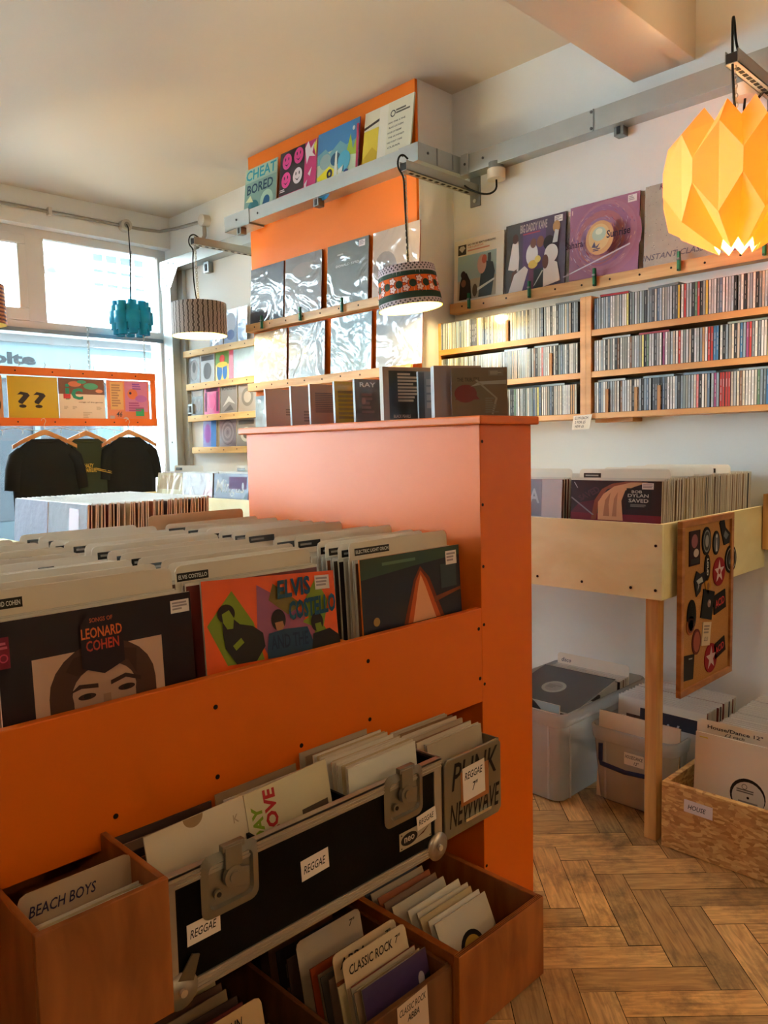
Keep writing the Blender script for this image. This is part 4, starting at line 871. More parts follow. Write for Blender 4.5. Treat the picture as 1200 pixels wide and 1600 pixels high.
# ================================================================== RECORDS IN THE ISLAND BIN
plastic = '#ded4c4'
edge_cols = ['#d8cdbb','#b8a68e','#8a6a4e','#4a3630','#2a2024','#c9bfae','#6d4a38','#9c8064','#a05a38','#3c4450','#c8b48c','#7a3430','#e2dccd','#5a5048','#846a5a']
ecn = {'#d8cdbb':'cream','#b8a68e':'tan','#8a6a4e':'brown','#4a3630':'dark brown','#2a2024':'black','#c9bfae':'ivory','#6d4a38':'chestnut','#9c8064':'khaki','#a05a38':'rust','#3c4450':'navy grey','#c8b48c':'straw','#7a3430':'maroon','#e2dccd':'white','#5a5048':'grey brown','#846a5a':'mushroom'}
_sl = {}
def plain_sleeve(c, k=0, S_=.315, T=.0042):
    key = (c, k, S_, T)
    if key not in _sl:
        art = []
        R = random.Random(int(c[1:], 16) % 1000+k*31+int(S_*1000))
        c2 = R.choice(edge_cols)
        art = [('r',.1,.1,.9,.62,c2),('e',.5,.4,.22,.22,R.choice(edge_cols)),('r',.1,.72,R.uniform(.5,.9),.82,R.choice(edge_cols))]
        mb = sleeve_mesh(S_, S_, T, P(c,.4,.7), P(c,.6), art, coat=.6)
        # clear plastic lip standing above the sleeve
        mb.box((-.002,T*.2,0),(S_+.003,T*.8,S_+.006), P('#dcd6cb',.25,coat=.6,bump=.25,bscale=60))
        _sl[key] = mb.mesh('record_sleeve')
    return _sl[key]
def put_sleeve(me, loc, face, lean, roll, lab, group, name='record_sleeve', cat='record sleeve'):
    o = bpy.data.objects.new(name, me); C.objects.link(o); orient(o, loc, face, lean, roll); return tag(o, lab, cat, group)
_dv = {}
def divider_mesh(h=.355, w=.325, tab=None, col='#e8e0d0'):
    k = (h, w, tab, col)
    if k in _dv: return _dv[k]
    r = .012; pts = [(0,0),(w,0),(w,h-r),(w-r*.3,h-r*.3),(w-r,h),(r,h),(r*.3,h-r*.3),(0,h-r)]
    m = MB(); m.prism(pts, 0, .0012, P(col,.5)); _dv[k] = m
    return m
def divider(loc, face, lean, lab, group, h=.355, w=.325, tape=(.08,.3), text=None, col='#e8e0d0', roll=0):
    m = divider_mesh(h, w, None, col)
    me = bpy.data.meshes.get(f'div{h:.3f}{w:.3f}{col}') or m.mesh(f'div{h:.3f}{w:.3f}{col}')
    o = bpy.data.objects.new('divider_card', me); C.objects.link(o); orient(o, loc, face, lean, roll); tag(o, lab, 'divider card', group)
    if tape:
        t = MB(); a, b = tape; t.add([(a*w,-.0006,h-.030),(b*w,-.0006,h-.030),(b*w,-.0006,h-.014),(a*w,-.0006,h-.014)], [(0,1,2,3)], P('#17130f',.3,coat=.5))
        draw(t, [('t',text,a+.01,1-.026/h,b-.01,1-.018/h,'#d8d4cc')] if text else [('l',a+.02,1-.026/h,b-.02,1-.018/h,1,'#8d8a84')], w, h, -.0006)
        tp = t.build('label_tape', o); tp['label'] = 'black embossed label tape'
    return o
ZB = .672
# three hero sleeves at the front
coh = sleeve('record_sleeve', 'dark maroon sleeve with a sepia portrait photograph, front of the orange bin at left', .328, .318, .005, P('#200e16',.4,.12), P('#cdb49c',.5),
   [('r',.148,0,.815,.792,'#c7a18a'),
    ('e',.49,.58,.275,.245,'#4a2c22'),('r',.215,0,.765,.58,'#4a2c22'),('e',.49,.57,.165,.135,'#b08a74'),('r',.33,0,.65,.57,'#b08a74'),('p',[(.30,.70),(.36,.665),(.48,.72),(.62,.70),(.66,.62),(.67,.75),(.5,.79),(.34,.76)],'#3e2119'),
    ('p',[(.31,.585),(.36,.622),(.455,.61),(.455,.588),(.37,.60)],'#3a2018'),('p',[(.52,.61),(.6,.632),(.68,.60),(.68,.578),(.6,.61),(.52,.588)],'#3a2018'),('e',.395,.555,.045,.016,'#3a2018'),('e',.395,.556,.018,.014,'#1c0e0c'),('e',.6,.56,.045,.016,'#3a2018'),('e',.6,.561,.018,.014,'#1c0e0c'),('r',.475,0,.515,.55,'#9d745e'),
    ('p',[(.38,.70),(.38,.92),(.43,.97),(.56,.97),(.6,.92),(.6,.70),(.49,.655)],'#24121a'),('t','SONGS OF',.43,.925,.55,.948,'#b5502c'),('t','LEONARD',.385,.845,.595,.9,'#d0622e'),('t','COHEN',.405,.78,.575,.835,'#b83a28'),
    ('r',.0,.78,.05,.93,'#7a1c30'),('ring',.022,.83,.02,.006,'#c2405a'),('l',.0,.87,.045,.91,2,'#c25a6a')],
   (.387,1.207,ZB), '-Y', 3, sticker=(.875,.895,.985,.965))
elv = sleeve('record_sleeve', 'orange sleeve with dark figures on green and violet diamonds, front of the orange bin', .325, .325, .005, P('#e8540a',.4,.25), P('#e0d2bc',.4,.6),
   vis(.5, [('p',[(.14,.0),(.02,.48),(.2,.86),(.34,.46),(.4,0)],'#83922a'),('p',[(.38,.9),(.36,.3),(.44,.0),(.6,.0),(.74,.45),(.6,.66)],'#9c5a78'),('p',[(.6,.5),(.46,.7),(.5,.9),(.72,.6)],'#7d6a36'),
    ('p',[(.78,.35),(.72,.6),(.84,.92),(.93,.62),(.88,.3)],'#7f8f2a'),('p',[(.72,.4),(.82,.48),(.98,.0),(.6,0)],'#83922a'),('p',[(.56,.1),(.62,.46),(.8,.3),(.8,.0),(.56,.0)],'#a85c74'),
    ('p',[(.12,.50),(.18,.56),(.24,.46),(.33,.42),(.40,.32),(.41,.16),(.34,.0),(.2,.0),(.13,.2),(.12,.36)],'#2b2321'),('e',.15,.60,.06,.11,'#2c2220'),('p',[(.12,.60),(.17,.64),(.2,.54),(.19,.42),(.15,.42),(.125,.5)],'#83922a'),('p',[(.18,.22),(.24,.30),(.26,.24),(.2,.16)],'#83922a'),
    ('e',.52,.45,.055,.13,'#261d1e'),('p',[(.49,.42),(.55,.43),(.56,.36),(.53,.30),(.50,.33)],'#b07c58'),('p',[(.42,.1),(.44,.3),(.56,.33),(.74,.32),(.78,.12),(.76,.0),(.42,.0)],'#27405c'),('t','AND THE',.45,.10,.74,.27,'#1c2c4c'),
    ('e',.82,.36,.05,.12,'#281e1e'),('p',[(.80,.34),(.85,.35),(.86,.26),(.83,.20),(.81,.24)],'#7f8f2a'),('p',[(.76,.0),(.78,.22),(.92,.26),(1.0,.15),(1,0)],'#241c1c'),
    ('q','ELVIS',(.52,.70),(.79,.73),(.78,.96),(.52,.93),'#1f4a66'),('q','COSTELLO',(.60,.42),(.985,.47),(.985,.71),(.60,.66),'#1f5570')]),
   (.742,1.212,ZB+.004), '-Y', 9, 3.5, sticker=(.83,.885,.95,.975))
trg = sleeve('record_sleeve', 'dark sleeve with a glowing orange light beam, front of the orange bin beside the cabinet', .33, .325, .005, P('#221f2c',.35,.2), P('#d8742a',.5),
   vis(.5, [('p',[(.0,.72),(.0,1),(1,1),(1,.86),(.5,.8)],'#3a4a3c'),('l',.2,.86,.78,.93,1,'#5d7358'),('p',[(.38,0),(.5,.6),(.57,.78),(.66,.6),(.80,0)],'#7a2f16'),('p',[(.42,0),(.52,.58),(.57,.72),(.63,.58),(.76,0)],'#c4521c'),('p',[(.47,0),(.54,.5),(.57,.66),(.61,.5),(.71,0)],'#e8a070'),
    ('e',.12,.13,.03,.06,'#a8844a'),('p',[(.7,.3),(1,.38),(1,.34),(.7,.22)],'#7a3a20'),('r',.78,.4,.95,.75,'#3b4246')]),
   (1.128,1.207,ZB), '-Y', 3, sticker=(.84,.865,.96,.965))
rowsX = [('left', .384), ('middle', .742), ('right', 1.13)]
Ri = random.Random(21)
for rn, x0 in rowsX:
    y = {'left':1.222,'middle':1.275,'right':1.216}[rn]; i = 0; nd = 0
    hero = {'left':'sepia portrait sleeve','middle':'orange diamond sleeve','right':'light beam sleeve'}[rn]
    nextd = 3 if rn != 'right' else 4; dleft = {'left':(.0,.2),'middle':(-.0,.0),'right':(0,.0)}[rn]
    while y < 2.085:
        i += 1
        if i == nextd:
            nd += 1; h = .357+Ri.uniform(-.006,.006)
            if rn == 'left': tp, tx = ((.02,.2), 'LEONARD COHEN') if nd == 1 else ((.62+.0*nd,.62+.12*Ri.random()+.08), None)
            elif rn == 'middle': tp, tx = ((-.0+.01,.22), 'ELVIS COSTELLO') if nd == 1 else ((.04+.05*Ri.random(),.24), None)
            else: tp, tx = ((.05,.38), 'ELECTRIC LIGHT ORCH') if nd == 1 else ((.03,.3*Ri.uniform(.6,1)), None)
            col = Ri.choice(['#e8e0d0','#e3d8c6','#ece6da','#dccfbc']) if nd > 1 else '#e3d6c2'
            divider((x0-.002+Ri.uniform(-.006,.01), y, ZB), '-Y', 2.5+Ri.uniform(-.8,.8), f'{"cream" if col != "#ece6da" else "white"} divider card with black tape, {ORD(nd)} behind the {hero}', 'divider cards in the orange bin', h, .325, tp, tx, col)
            nextd = i+Ri.choice([3,4,4,5]); y += .010; continue
        c = Ri.choice(edge_cols)
        if rn == 'right' and i < 9: c = ['#a05a38','#6d4a38','#e2dccd','#2a2024','#4a3630','#c9bfae','#2a2024','#2a2024'][i-1]
        put_sleeve(plain_sleeve(c, i % 3), (x0+Ri.uniform(-.006,.008), y, ZB), '-Y', 2.5+Ri.uniform(-.7,.7), Ri.uniform(-.4,.4),
                   f'{ecn[c]} record sleeve in plastic, {ORD(i)} behind the {hero} in the orange bin', f'records in the {rn} row of the orange bin')
        y += Ri.uniform(.0075,.0105) if y < 1.36 else Ri.uniform(.018,.028)
# tall card at the back
divider((1.108,2.112,ZB), '-Y', 0, 'tall tan divider card at the very back of the orange bin', 'divider cards in the orange bin', .378, .332, None, None, '#d6ac86')

# ================================================================== AISLE BIN behind the island
def matte(h):
    m = P(h, .55, 0, 0, .6, 24, .25, 9); m.node_tree.nodes['Principled BSDF'].inputs['Specular IOR Level'].default_value = .1; return m
for rn, y0 in (('near', 2.79), ('far', 3.115)):
    x = 1.062; i = 0
    while x < 1.53:
        i += 1
        c = Ri.choice(['#8a6a4e','#9c8064','#6d4a38','#a05a38','#b8a68e','#846a5a','#7a3430','#4a3630','#c8b48c']); me = plain_sleeve(c, i % 3)
        if i == 1: me = sleeve_mesh(.315,.32,.005, matte('#777a84' if rn == 'near' else '#737688'), P('#c9c4bc',.4,.6), [('r',.55,.3,.8,.95,P('#86606c',.4))] if rn == 'near' else [('p',[(.1,0),(.4,.5),(.7,.0)],P('#84566a',.4))]).mesh('record_sleeve')
        put_sleeve(me, (x,y0,.752), '-X', (3 if i > 1 else 5)+Ri.uniform(-1,1), Ri.uniform(-.3,.3), f'{"plastic-wrapped silvery" if i == 1 else ecn[c]} record sleeve, {ORD(i)} of the {rn} row in the aisle bin behind the island', f'records in the {rn} row of the aisle bin')
        x += Ri.uniform(.0085,.0125) if rn == 'near' else Ri.uniform(.016,.02)

# ================================================================== PLYWOOD BINS
dyl = sleeve('record_sleeve', 'black sleeve with a tan raised hand and red ground, front of the near plywood bin', .315, .315, .005, P('#2c252e',.35,.3), P('#cdbfa8',.5),
   vis(.6, [('r',0,0,1,.16,'#7a2030'),('p',[(0,.16),(.1,.42),(.28,.5),(.3,.16)],'#5a2434'),('p',[(.30,.0),(.33,.5),(.42,.78),(.6,.9),(.8,.99),(.62,.98),(.47,.92),(.36,.78),(.28,.5),(.24,.0)],'#8a4a34'),
    ('p',[(.32,0),(.32,.45),(.38,.66),(.50,.86),(.68,.96),(.86,.97),(.72,.86),(.62,.76),(.58,.5),(.60,.0)],'#d29a70'),('p',[(.38,.1),(.4,.5),(.46,.7),(.44,.4),(.45,.1)],'#a8704e'),('p',[(.48,.1),(.5,.55),(.54,.72),(.53,.4),(.53,.1)],'#b07a56'),
    ('r',.635,.30,.9,.82,'#24252a'),('t','BOB',.69,.70,.80,.77,'#c9c4ba'),('t','DYLAN',.65,.60,.87,.68,'#c9c4ba'),('t','SAVED',.66,.47,.87,.56,'#c9c4ba'),('l',.68,.36,.86,.43,3,'#85827c'),
    ('q','SAVED',(.12,.45),(.36,.72),(.30,.86),(.08,.58),'#4c3440'),('p',[(.0,.55),(.02,.56),(.28,.12),(.26,.11)],'#8d8890'),('p',[(.04,.95),(.05,.95),(.09,.8),(.08,.8)],'#b0acb4')]),
   (2.245,1.405,.80), '-X', 2.5, sticker=(.80,.92,.92,.98))
sleeve('record_sleeve', 'pale grey sleeve with blue lettering in creased plastic, beside the black hand sleeve', .315, .315, .005, film('#b4b6bd', .4, 9, .08), P('#8a8480',.5),
   [('r',0,.6,.75,1,film('#5c6a7c',.4,9,.08)),('t','ENYA',.25,.74,.72,.9,'#aab6c0'),('p',[(.2,.1),(.5,.5),(.8,.3),(.7,0)],film('#9a9490',.4,9,.08))], (2.245,1.757,.80), '-X', 3)
Rb = random.Random(31); x = 2.252; i = 0
while x < 2.94:
    i += 1
    c = Rb.choice(['#b8a68e','#c9bfae','#9c8064','#8a6a4e','#c8b48c','#846a5a','#5a5048','#d8cdbb']) if x < 2.55 else Rb.choice(['#846a5a','#5a5048','#6d4a38','#9c8064','#3c4450','#8a6a4e'])
    if i > 30 and i < 33: c = '#2a2024'
    put_sleeve(plain_sleeve(c, i % 3), (x,1.404+Rb.uniform(-.003,.003),.80), '-X', 2.5, Rb.uniform(-.3,.3), f'{ecn[c]} record sleeve, {ORD(i)} behind the black hand sleeve in the near plywood bin', 'records in the near plywood bin')
    x += Rb.uniform(.0085,.0125)
    if i in (5, 20, 34, 47): divider((x,1.408,.80), '-X', 2.5, f'white divider card, {ORD((5,20,34,47).index(i)+1)} behind the black hand sleeve', 'divider cards in the plywood bins', .35, .32, (.05,.25) if i in (5,) else ((.62,.84) if i == 47 else None)); x += .004
x = 2.255; i = 0
while x < 2.6:
    i += 1; c = Rb.choice(['#2a2024','#4a3630','#846a5a','#7a3430','#d8cdbb'])
    put_sleeve(plain_sleeve(c, i % 3), (x,1.757,.80), '-X', 3, 0, f'{ecn[c]} record sleeve, {ORD(i)} behind the pale grey sleeve in the near plywood bin', 'records in the near plywood bin')
    x += .016
    if i == 3: divider((x,1.76,.80), '-X', 3, 'white divider card behind the pale grey sleeve', 'divider cards in the plywood bins', .35, .32, None)
# far bin
fb = [(3.60,'#3d4a72','dark blue sleeve with white handwritten lettering, in the far plywood bin',[('h','Mingus',.05,.62,.9,.9,'#e8ecf2'),('r',.45,.75,.95,.95,'#5a3a6c'),('e',.85,.8,.03,.06,'#d8dce6'),('p',[(.98,.0),(.8,.55),(.98,.7)],'#86a6b4'),('l',.75,.04,.9,.1,1,'#d8dce6')],0),
      (3.925,'#a7a4b0','grey and pink sleeve in glossy plastic, in the far plywood bin',[('p',[(.3,.0),(.6,.5),(.9,.9),(1,.7),(.7,.0)],'#b87c88'),('p',[(.1,.2),(.3,.8),(.4,.3)],'#d0d6de')],1),
      (4.25,'#c9ba8a','yellow cream sleeve leaning back at the far end of the far plywood bin',[('e',.5,.6,.3,.3,'#e3daae'),('r',.1,.7,.9,.95,'#b89a6a')],1)]
for k, (y, c, lab, art, fl) in enumerate(fb):
    w = .315
    sleeve('record_sleeve', lab, w if k != 1 else .31, .315, .005, film(c,.4,9,.08) if fl else P(c,.35,.6), P('#6a3a2c',.5), [a[:-1]+((film(a[-1],.4,9,.08),) if fl and a[0] != 'h' else (a[-1],)) for a in art], (2.26,y,.80), '-X', 4 if k != 2 else 9)
    for i in range(1, 7):
        cc = Rb.choice(['#8a6a4e','#6d4a38','#4a3630','#b8a68e'])
        put_sleeve(plain_sleeve(cc, i % 3), (2.27+.016*i,y-.004,.80), '-X', 4 if k != 2 else 9, 0, f'{ecn[cc]} record sleeve, {ORD(i)} behind the {("dark blue","grey and pink","yellow cream")[k]} sleeve in the far plywood bin', 'records in the far plywood bin')
    if k != 1: divider((2.40,y+.0,.80), '-X', 3, f'white divider card behind the {"dark blue" if k == 0 else "yellow cream"} sleeve', 'divider cards in the plywood bins', .352, .32, (.05,.28))
# ================================================================== PATCH BOARD
pb_ = thing('patch_board', (2.45,1.04,.74), 'framed cork board covered in patches hanging on the end of the near plywood bin', 'board')
corkm = P('#b07c46', .9, bump=.4, bscale=300, var=.12, vscale=120); frm = wood('#b9783c', '#935524', (3,3,9), .45)
bx0, bx1, bz0, bz1, by = 2.262, 2.655, .452, .995, 1.035
W(MB().box((bx0+.012,by,bz0+.012),(bx1-.012,by+.006,bz1-.012), corkm), 'cork_panel', pb_)
fm_ = MB()
for a, b in (((bx0,bz0),(bx1,bz0+.02)),((bx0,bz1-.02),(bx1,bz1)),((bx0,bz0+.02),(bx0+.02,bz1-.02)),((bx1-.02,bz0+.02),(bx1,bz1-.02))): fm_.box((a[0],by-.008,a[1]),(b[0],by+.008,b[1]),frm)
W(fm_, 'frame', pb_, bevel=.0015)
def patch(x, z, shape, w, h, c, lab, art=(), rot=0):
    if shape == 'o': pts = [(w/2*math.cos(t),h/2*math.sin(t)) for t in [2*PI*k/28 for k in range(28)]]
    elif shape == 'r': pts = [(-w/2,-h/2),(w/2,-h/2),(w/2,h/2),(-w/2,h/2)]
    else: pts = [(a*w,b*h) for a, b in shape]
    m = MB(); m.prism(pts, -.003, 0, P(c,.85)); y = -.003
    sub = MB(); draw(m, [(a) for a in art], w, h, -.003, x0=-w/2, z0=-h/2)
    o = m.build('cloth_patch'); o.location = (x,by-.0005,z); o.rotation_euler = (0,math.radians(rot),0)
    return tag(o, lab, 'patch', 'patches pinned on the cork board')
star = [(.5+.42*math.cos(PI/2+k*PI/5)*(1 if k % 2 == 0 else .4), .5+.42*math.sin(PI/2+k*PI/5)*(1 if k % 2 == 0 else .4)) for k in range(10)]
patch(2.362,.905,'r',.075,.108,'#2e1a20','dark rectangular patch with pink figure, top left of the cork board',[('e',.45,.7,.3,.2,'#8a4a50'),('e',.6,.35,.25,.12,'#b8a49a'),('r',.1,.05,.9,.2,'#1c1418')])
patch(2.448,.918,'o',.066,.09,'#1a191c','black oval patch with a grey crest, second along the top of the cork board',[('e',.5,.5,.4,.4,'#77797a'),('e',.5,.5,.33,.34,'#2a2b2e'),('e',.5,.5,.2,.22,'#8a8c8c')])
patch(2.522,.905,'o',.052,.078,'#161518','small black oval patch with white figure, third along the top of the cork board',[('e',.5,.5,.38,.4,'#4b4c50'),('p',[(.4,.15),(.5,.8),(.62,.15)],'#b8b6b4'),('e',.5,.78,.12,.08,'#b8b6b4')])
patch(2.594,.945,[(-.5,.5),(.0,.55),(.1,.1),(.55,-.2),(.5,-.5),(-.1,-.35),(-.35,.0)],'',0,'','') if False else None
patch(2.590,.940,[(-.5,.3),(-.15,.6),(.05,.1),(.5,-.15),(.45,-.5),(-.05,-.55),(-.3,-.1)],.085,.09,'#1d1b1e','black boot-shaped patch at the top right corner of the cork board',[('p',[(.35,.3),(.5,.5),(.85,.3),(.6,.15)],'#55565a')])
patch(2.642,.838,'o',.092,.094,'#17171a','round black patch with a white ring overhanging the right edge of the board',[('ring',.5,.5,.43,.04,'#8f908c'),('e',.5,.5,.27,.27,'#2c2d30'),('p',[(.35,.35),(.5,.75),(.65,.4),(.5,.3)],'#a9a8a0')])
patch(2.548,.808,'o',.094,.094,'#8a1622','round red patch with a white star, middle of the cork board',[('p',star,'#c9b4b0'),('e',.5,.5,.1,.1,'#8a1622')])
patch(2.405,.792,[(-.5,.1),(-.3,.45),(.0,.3),(.4,.35),(.5,.0),(.1,-.1),(.0,-.35),(-.3,-.5)],.09,.085,'#222026','dark guitar-shaped patch on the left of the cork board',[('p',[(.15,.6),(.6,.7),(.7,.5),(.3,.45)],'#a8a6a4'),('p',[(.25,.2),(.4,.4),(.3,.5)],'#8a888a')])
patch(2.456,.832,'o',.042,.085,'#1d1a1c','narrow black oval patch with white letters above the gold patch',[('q','LOUD',(.38,.85),(.38,.2),(.66,.2),(.66,.85),'#d0ccc4')])
patch(2.462,.772,[(-.5,.3),(.2,.5),(.5,.0),(.1,-.5),(-.3,-.2)],.05,.06,'#b07a2c','small gold patch below the narrow oval patch',[('e',.5,.5,.2,.2,'#7c4a1c')])
patch(2.462,.712,'r',.085,.092,'#1b1c20','square black patch hanging tilted in the middle of the cork board',[('e',.6,.55,.15,.14,'#8a6a6c'),('e',.65,.6,.06,.05,'#b9a8a8')],14)
patch(2.556,.706,'r',.094,.062,'#141314','black patch with red lettering, upper of the two red lettered patches',[('t','ACID',.12,.3,.88,.72,'#c2262e')],-8)
patch(2.345,.695,'o',.062,.1,'#15120f','black oval patch with white letters, lower left of the cork board',[('q','QUEENS',(.42,.9),(.42,.2),(.68,.2),(.68,.9),'#d8d2c6')])
patch(2.338,.665,'o',.056,.06,'#a2562a','rust round patch overlapping the lower left oval patch',[('ring',.5,.5,.4,.06,'#5c2a14')])
patch(2.382,.606,'o',.062,.082,'#5f2119','dark red oval patch below the rust patch',[('e',.5,.5,.38,.4,'#94402a')])
n_ = patch(2.455,.618,'r',.062,.075,'#cdb79c','small cream price note pinned in the lower middle of the cork board',[('l',.12,.5,.85,.9,3,'#8a7a70'),('h','£2.50',.2,.2,.7,.38,'#6a5a58')],9); n_.name = 'price_note'; n_['category'] = 'note'
patch(2.492,.532,'o',.095,.095,'#8a1420','round red star patch near the bottom of the cork board',[('p',star,'#bfa29e')])
patch(2.560,.552,'r',.088,.05,'#171314','black patch with red lettering, lower of the two red lettered patches',[('t','ACID',.12,.28,.88,.74,'#b8242c')],-12)
patch(2.322,.535,'r',.082,.078,'#2a2220','plain dark square patch in the bottom left corner of the cork board',[('l',.5,.8,.9,.9,1,'#8a827c')],6)

# ================================================================== PLASTIC TUBS AND OSB CRATE
tubm = clearish('frosted_tub', '#f4f8fa', .5, .25, .12); tubr = clearish('frosted_tub_rim', '#eef2f4', .62, .25, .12)
def tub(x0, y0, x1, y1, h, label, flare=.018):
    t = thing('plastic_tub', ((x0+x1)/2,(y0+y1)/2,0), label, 'storage tub')
    m = MB(); r = .035
    def rr(ax0, ay0, ax1, ay1, z, r):
        o = []
        for cx_, cy_, a0 in ((ax1-r,ay1-r,0),(ax0+r,ay1-r,PI/2),(ax0+r,ay0+r,PI),(ax1-r,ay0+r,1.5*PI)):
            for k in range(6): a = a0+k*PI/10; o.append((cx_+r*math.cos(a), cy_+r*math.sin(a), z))
        return o
    f = flare; R_ = [rr(x0+f+.01,y0+f+.01,x1-f-.01,y1-f-.01,.004,r), rr(x0+f,y0+f,x1-f,y1-f,.014,r), rr(x0+f*.3,y0+f*.3,x1-f*.3,y1-f*.3,h-.05,r)]
    n = len(R_[0]); vs = [v for q in R_ for v in q]; fs = [(j*n+k, j*n+(k+1) % n, (j+1)*n+(k+1) % n, (j+1)*n+k) for j in range(2) for k in range(n)]+[tuple(range(n))[::-1]]
    m.add(vs, fs, tubm, True); W(m, 'body', t)
    m = MB(); q = [rr(x0+f*.3,y0+f*.3,x1-f*.3,y1-f*.3,h-.05,r), rr(x0,y0,x1,y1,h-.045,r+.004), rr(x0-.004,y0-.004,x1+.004,y1+.004,h-.005,r+.006), rr(x0,y0,x1,y1,h,r+.004), rr(x0+.006,y0+.006,x1-.006,y1-.006,h-.002,r), rr(x0+.006,y0+.006,x1-.006,y1-.006,h-.03,r)]
    vs = [v for a in q for v in a]; fs = [(j*n+k, j*n+(k+1) % n, (j+1)*n+(k+1) % n, (j+1)*n+k) for j in range(len(q)-1) for k in range(n)]
    m.add(vs, fs, tubr, True); W(m, 'rim', t)
    # upright ribs near the corners
    for y in (y0+.06, y1-.06): W(MB().box((x0+f*.5-.004,y-.003,.02),(x0+f*.5,y+.003,h-.05),tubr), 'rib', t)
    for x in (x0+.06, x1-.06): W(MB().box((x-.003,y0+f*.5-.004,.02),(x+.003,y0+f*.5,h-.05),tubr), 'rib', t)
    return t
t1 = tub(2.20,1.405,2.80,1.80,.325, 'tall frosted plastic tub of records beside the orange cabinet under the plywood bin')
t2 = tub(2.335,1.075,2.80,1.385,.27, 'lower frosted plastic tub of records behind the pine leg')
hb = MB(); hb.tube([(2.328,1.335,.215),(2.318,1.33,.165),(2.306,1.32,.155),(2.300,1.23,.150),(2.306,1.14,.155),(2.318,1.13,.165),(2.328,1.125,.215)], .008, P('#22305e',.4)); hb_o = W(hb, 'handle', t2); hb_o['label'] = 'dark blue clip handle'
lb = MB(); lb.box((2.331,1.18,.165),(2.3335,1.25,.205), P('#e8e2d6',.7)); M_ = Matrix.Translation((2.3308,1.25,.165)) @ Matrix.Rotation(-PI/2,4,'Z'); draw(lb, [('h','HOUSE/DANCE',.05,.55,.95,.85,'#2a2a34'),('h','12"',.5,.12,.75,.4,'#2a2a34')], .07, .04, M=M_)
W(lb, 'paper_label', t2)
Rt = random.Random(41)
def fill(x0, x1, yl, z, n, lean, where, grp, cols, S_=.315):
    for i in range(n):
        c = cols[i % len(cols)] if not isinstance(cols, str) else cols
        put_sleeve(plain_sleeve(c, i % 3, S_), (x0+(x1-x0)*i/max(1,n-1), yl+Rt.uniform(-.003,.003), z), '-X', lean+Rt.uniform(-1.0,1.0), 0, f'{ecn[c]} record sleeve, {ORD(i+1)} from the front in {where}', grp)
sleeve('record_sleeve', 'plain white sleeve pressed against the front of the tall frosted tub', .315, .30, .005, P('#e6e9ec',.5), white_edge, [('p',[(.5,.35),(.62,.3),(1,.12),(.5,.2)],'#b9c0c6')], (2.232,1.76,.012), '-X', 1)
sleeve('record_sleeve', 'black disc in a clear sleeve standing at the front of the tall frosted tub', .30, .315, .005, film('#9fb6ba',.6,8,.06), white_edge, [('e',.45,.62,.42,.42,film('#141416',.4,5,.1))], (2.25,1.765,.014), '-X', 5)
fill(2.62,2.70,1.762,.012,5,3,'the tall frosted tub','records in the tall frosted tub',['#e2dccd','#2a2024','#d8cdbb','#846a5a','#c9bfae','#2a2024'])
bl = sleeve('record_sleeve', 'grey black record with a round pale label lying back across the tall frosted tub', .315, .315, .005, P('#55565a',.25,.5), white_edge, [('e',.45,.5,.15,.15,'#a9a79f'),('e',.45,.5,.11,.11,'#8f8d86'),('l',.36,.46,.54,.55,3,'#6d6b66')], (2.335,1.768,.285), '-X', 80)
divider((2.72,1.765,.03), '-X', 2, 'white card tab with a scribble at the back of the tall frosted tub', 'divider cards in the tubs', .345, .32, None)
mk = MB(); draw(mk, [('h','disco',.06,.9,.2,.95,'#33405a')], .32, .345, -.0008); mk_o = mk.build('handwriting'); mk_o.parent = [o for o in C.objects if o.get('label') == 'white card tab with a scribble at the back of the tall frosted tub'][0]
fill(2.50,2.74,1.372,.012,14,4,'the lower frosted tub','records in the lower frosted tub',['#e2dccd','#7a3430','#e2dccd','#3c4450','#d8cdbb','#7a3430','#2a2024'])
sleeve('record_sleeve', 'cream sleeve leaning on the front wall of the lower frosted tub', .29, .30, .005, P('#e0cdb0',.6), P('#a68a64',.6), [], (2.36,1.37,.012), '-X', 4)
sleeve('record_sleeve', 'dark navy sleeve with white scrawl in the lower frosted tub beside the pine leg', .20, .31, .005, P('#2e3444',.4,.5), white_edge, [('h','acid',.15,.78,.7,.9,'#c3ccd6'),('r',.66,.5,.98,.85,'#d6dade')], (2.42,1.25,.02), '-X', 4)
# OSB crate
osbm, n_, l_, b_ = newmat('osb_board')
tc_ = n_.new('ShaderNodeTexCoord'); mp = n_.new('ShaderNodeMapping'); mp.inputs['Scale'].default_value = (1,1,2.2); l_.new(tc_.outputs['Object'], mp.inputs['Vector'])
vz = n_.new('ShaderNodeTexVoronoi'); vz.inputs['Scale'].default_value = 62; vz.inputs['Randomness'].default_value = 1
nzz = n_.new('ShaderNodeTexNoise'); nzz.inputs['Scale'].default_value = 14; mxx = n_.new('ShaderNodeMix'); mxx.data_type = 'VECTOR'; mxx.inputs['Factor'].default_value = .05
l_.new(mp.outputs['Vector'], nzz.inputs['Vector']); l_.new(mp.outputs['Vector'], mxx.inputs['A']); l_.new(nzz.outputs['Color'], mxx.inputs['B']); l_.new(mxx.outputs['Result'], vz.inputs['Vector'])
rp = n_.new('ShaderNodeValToRGB'); rp.color_ramp.elements[0].color = lin('#a8743c'); rp.color_ramp.elements[1].color = lin('#e0b878'); e_ = rp.color_ramp.elements.new(.5); e_.color = lin('#c8955a')
sp_ = n_.new('ShaderNodeSeparateColor'); l_.new(vz.outputs['Color'], sp_.inputs['Color']); l_.new(sp_.outputs['Red'], rp.inputs['Fac']); l_.new(rp.outputs['Color'], b_.inputs['Base Color']); b_.inputs['Roughness'].default_value = .6
oc = thing('chipboard_crate', (2.5,.74,0), 'low chipboard crate of house records on the floor at the right edge', 'crate')
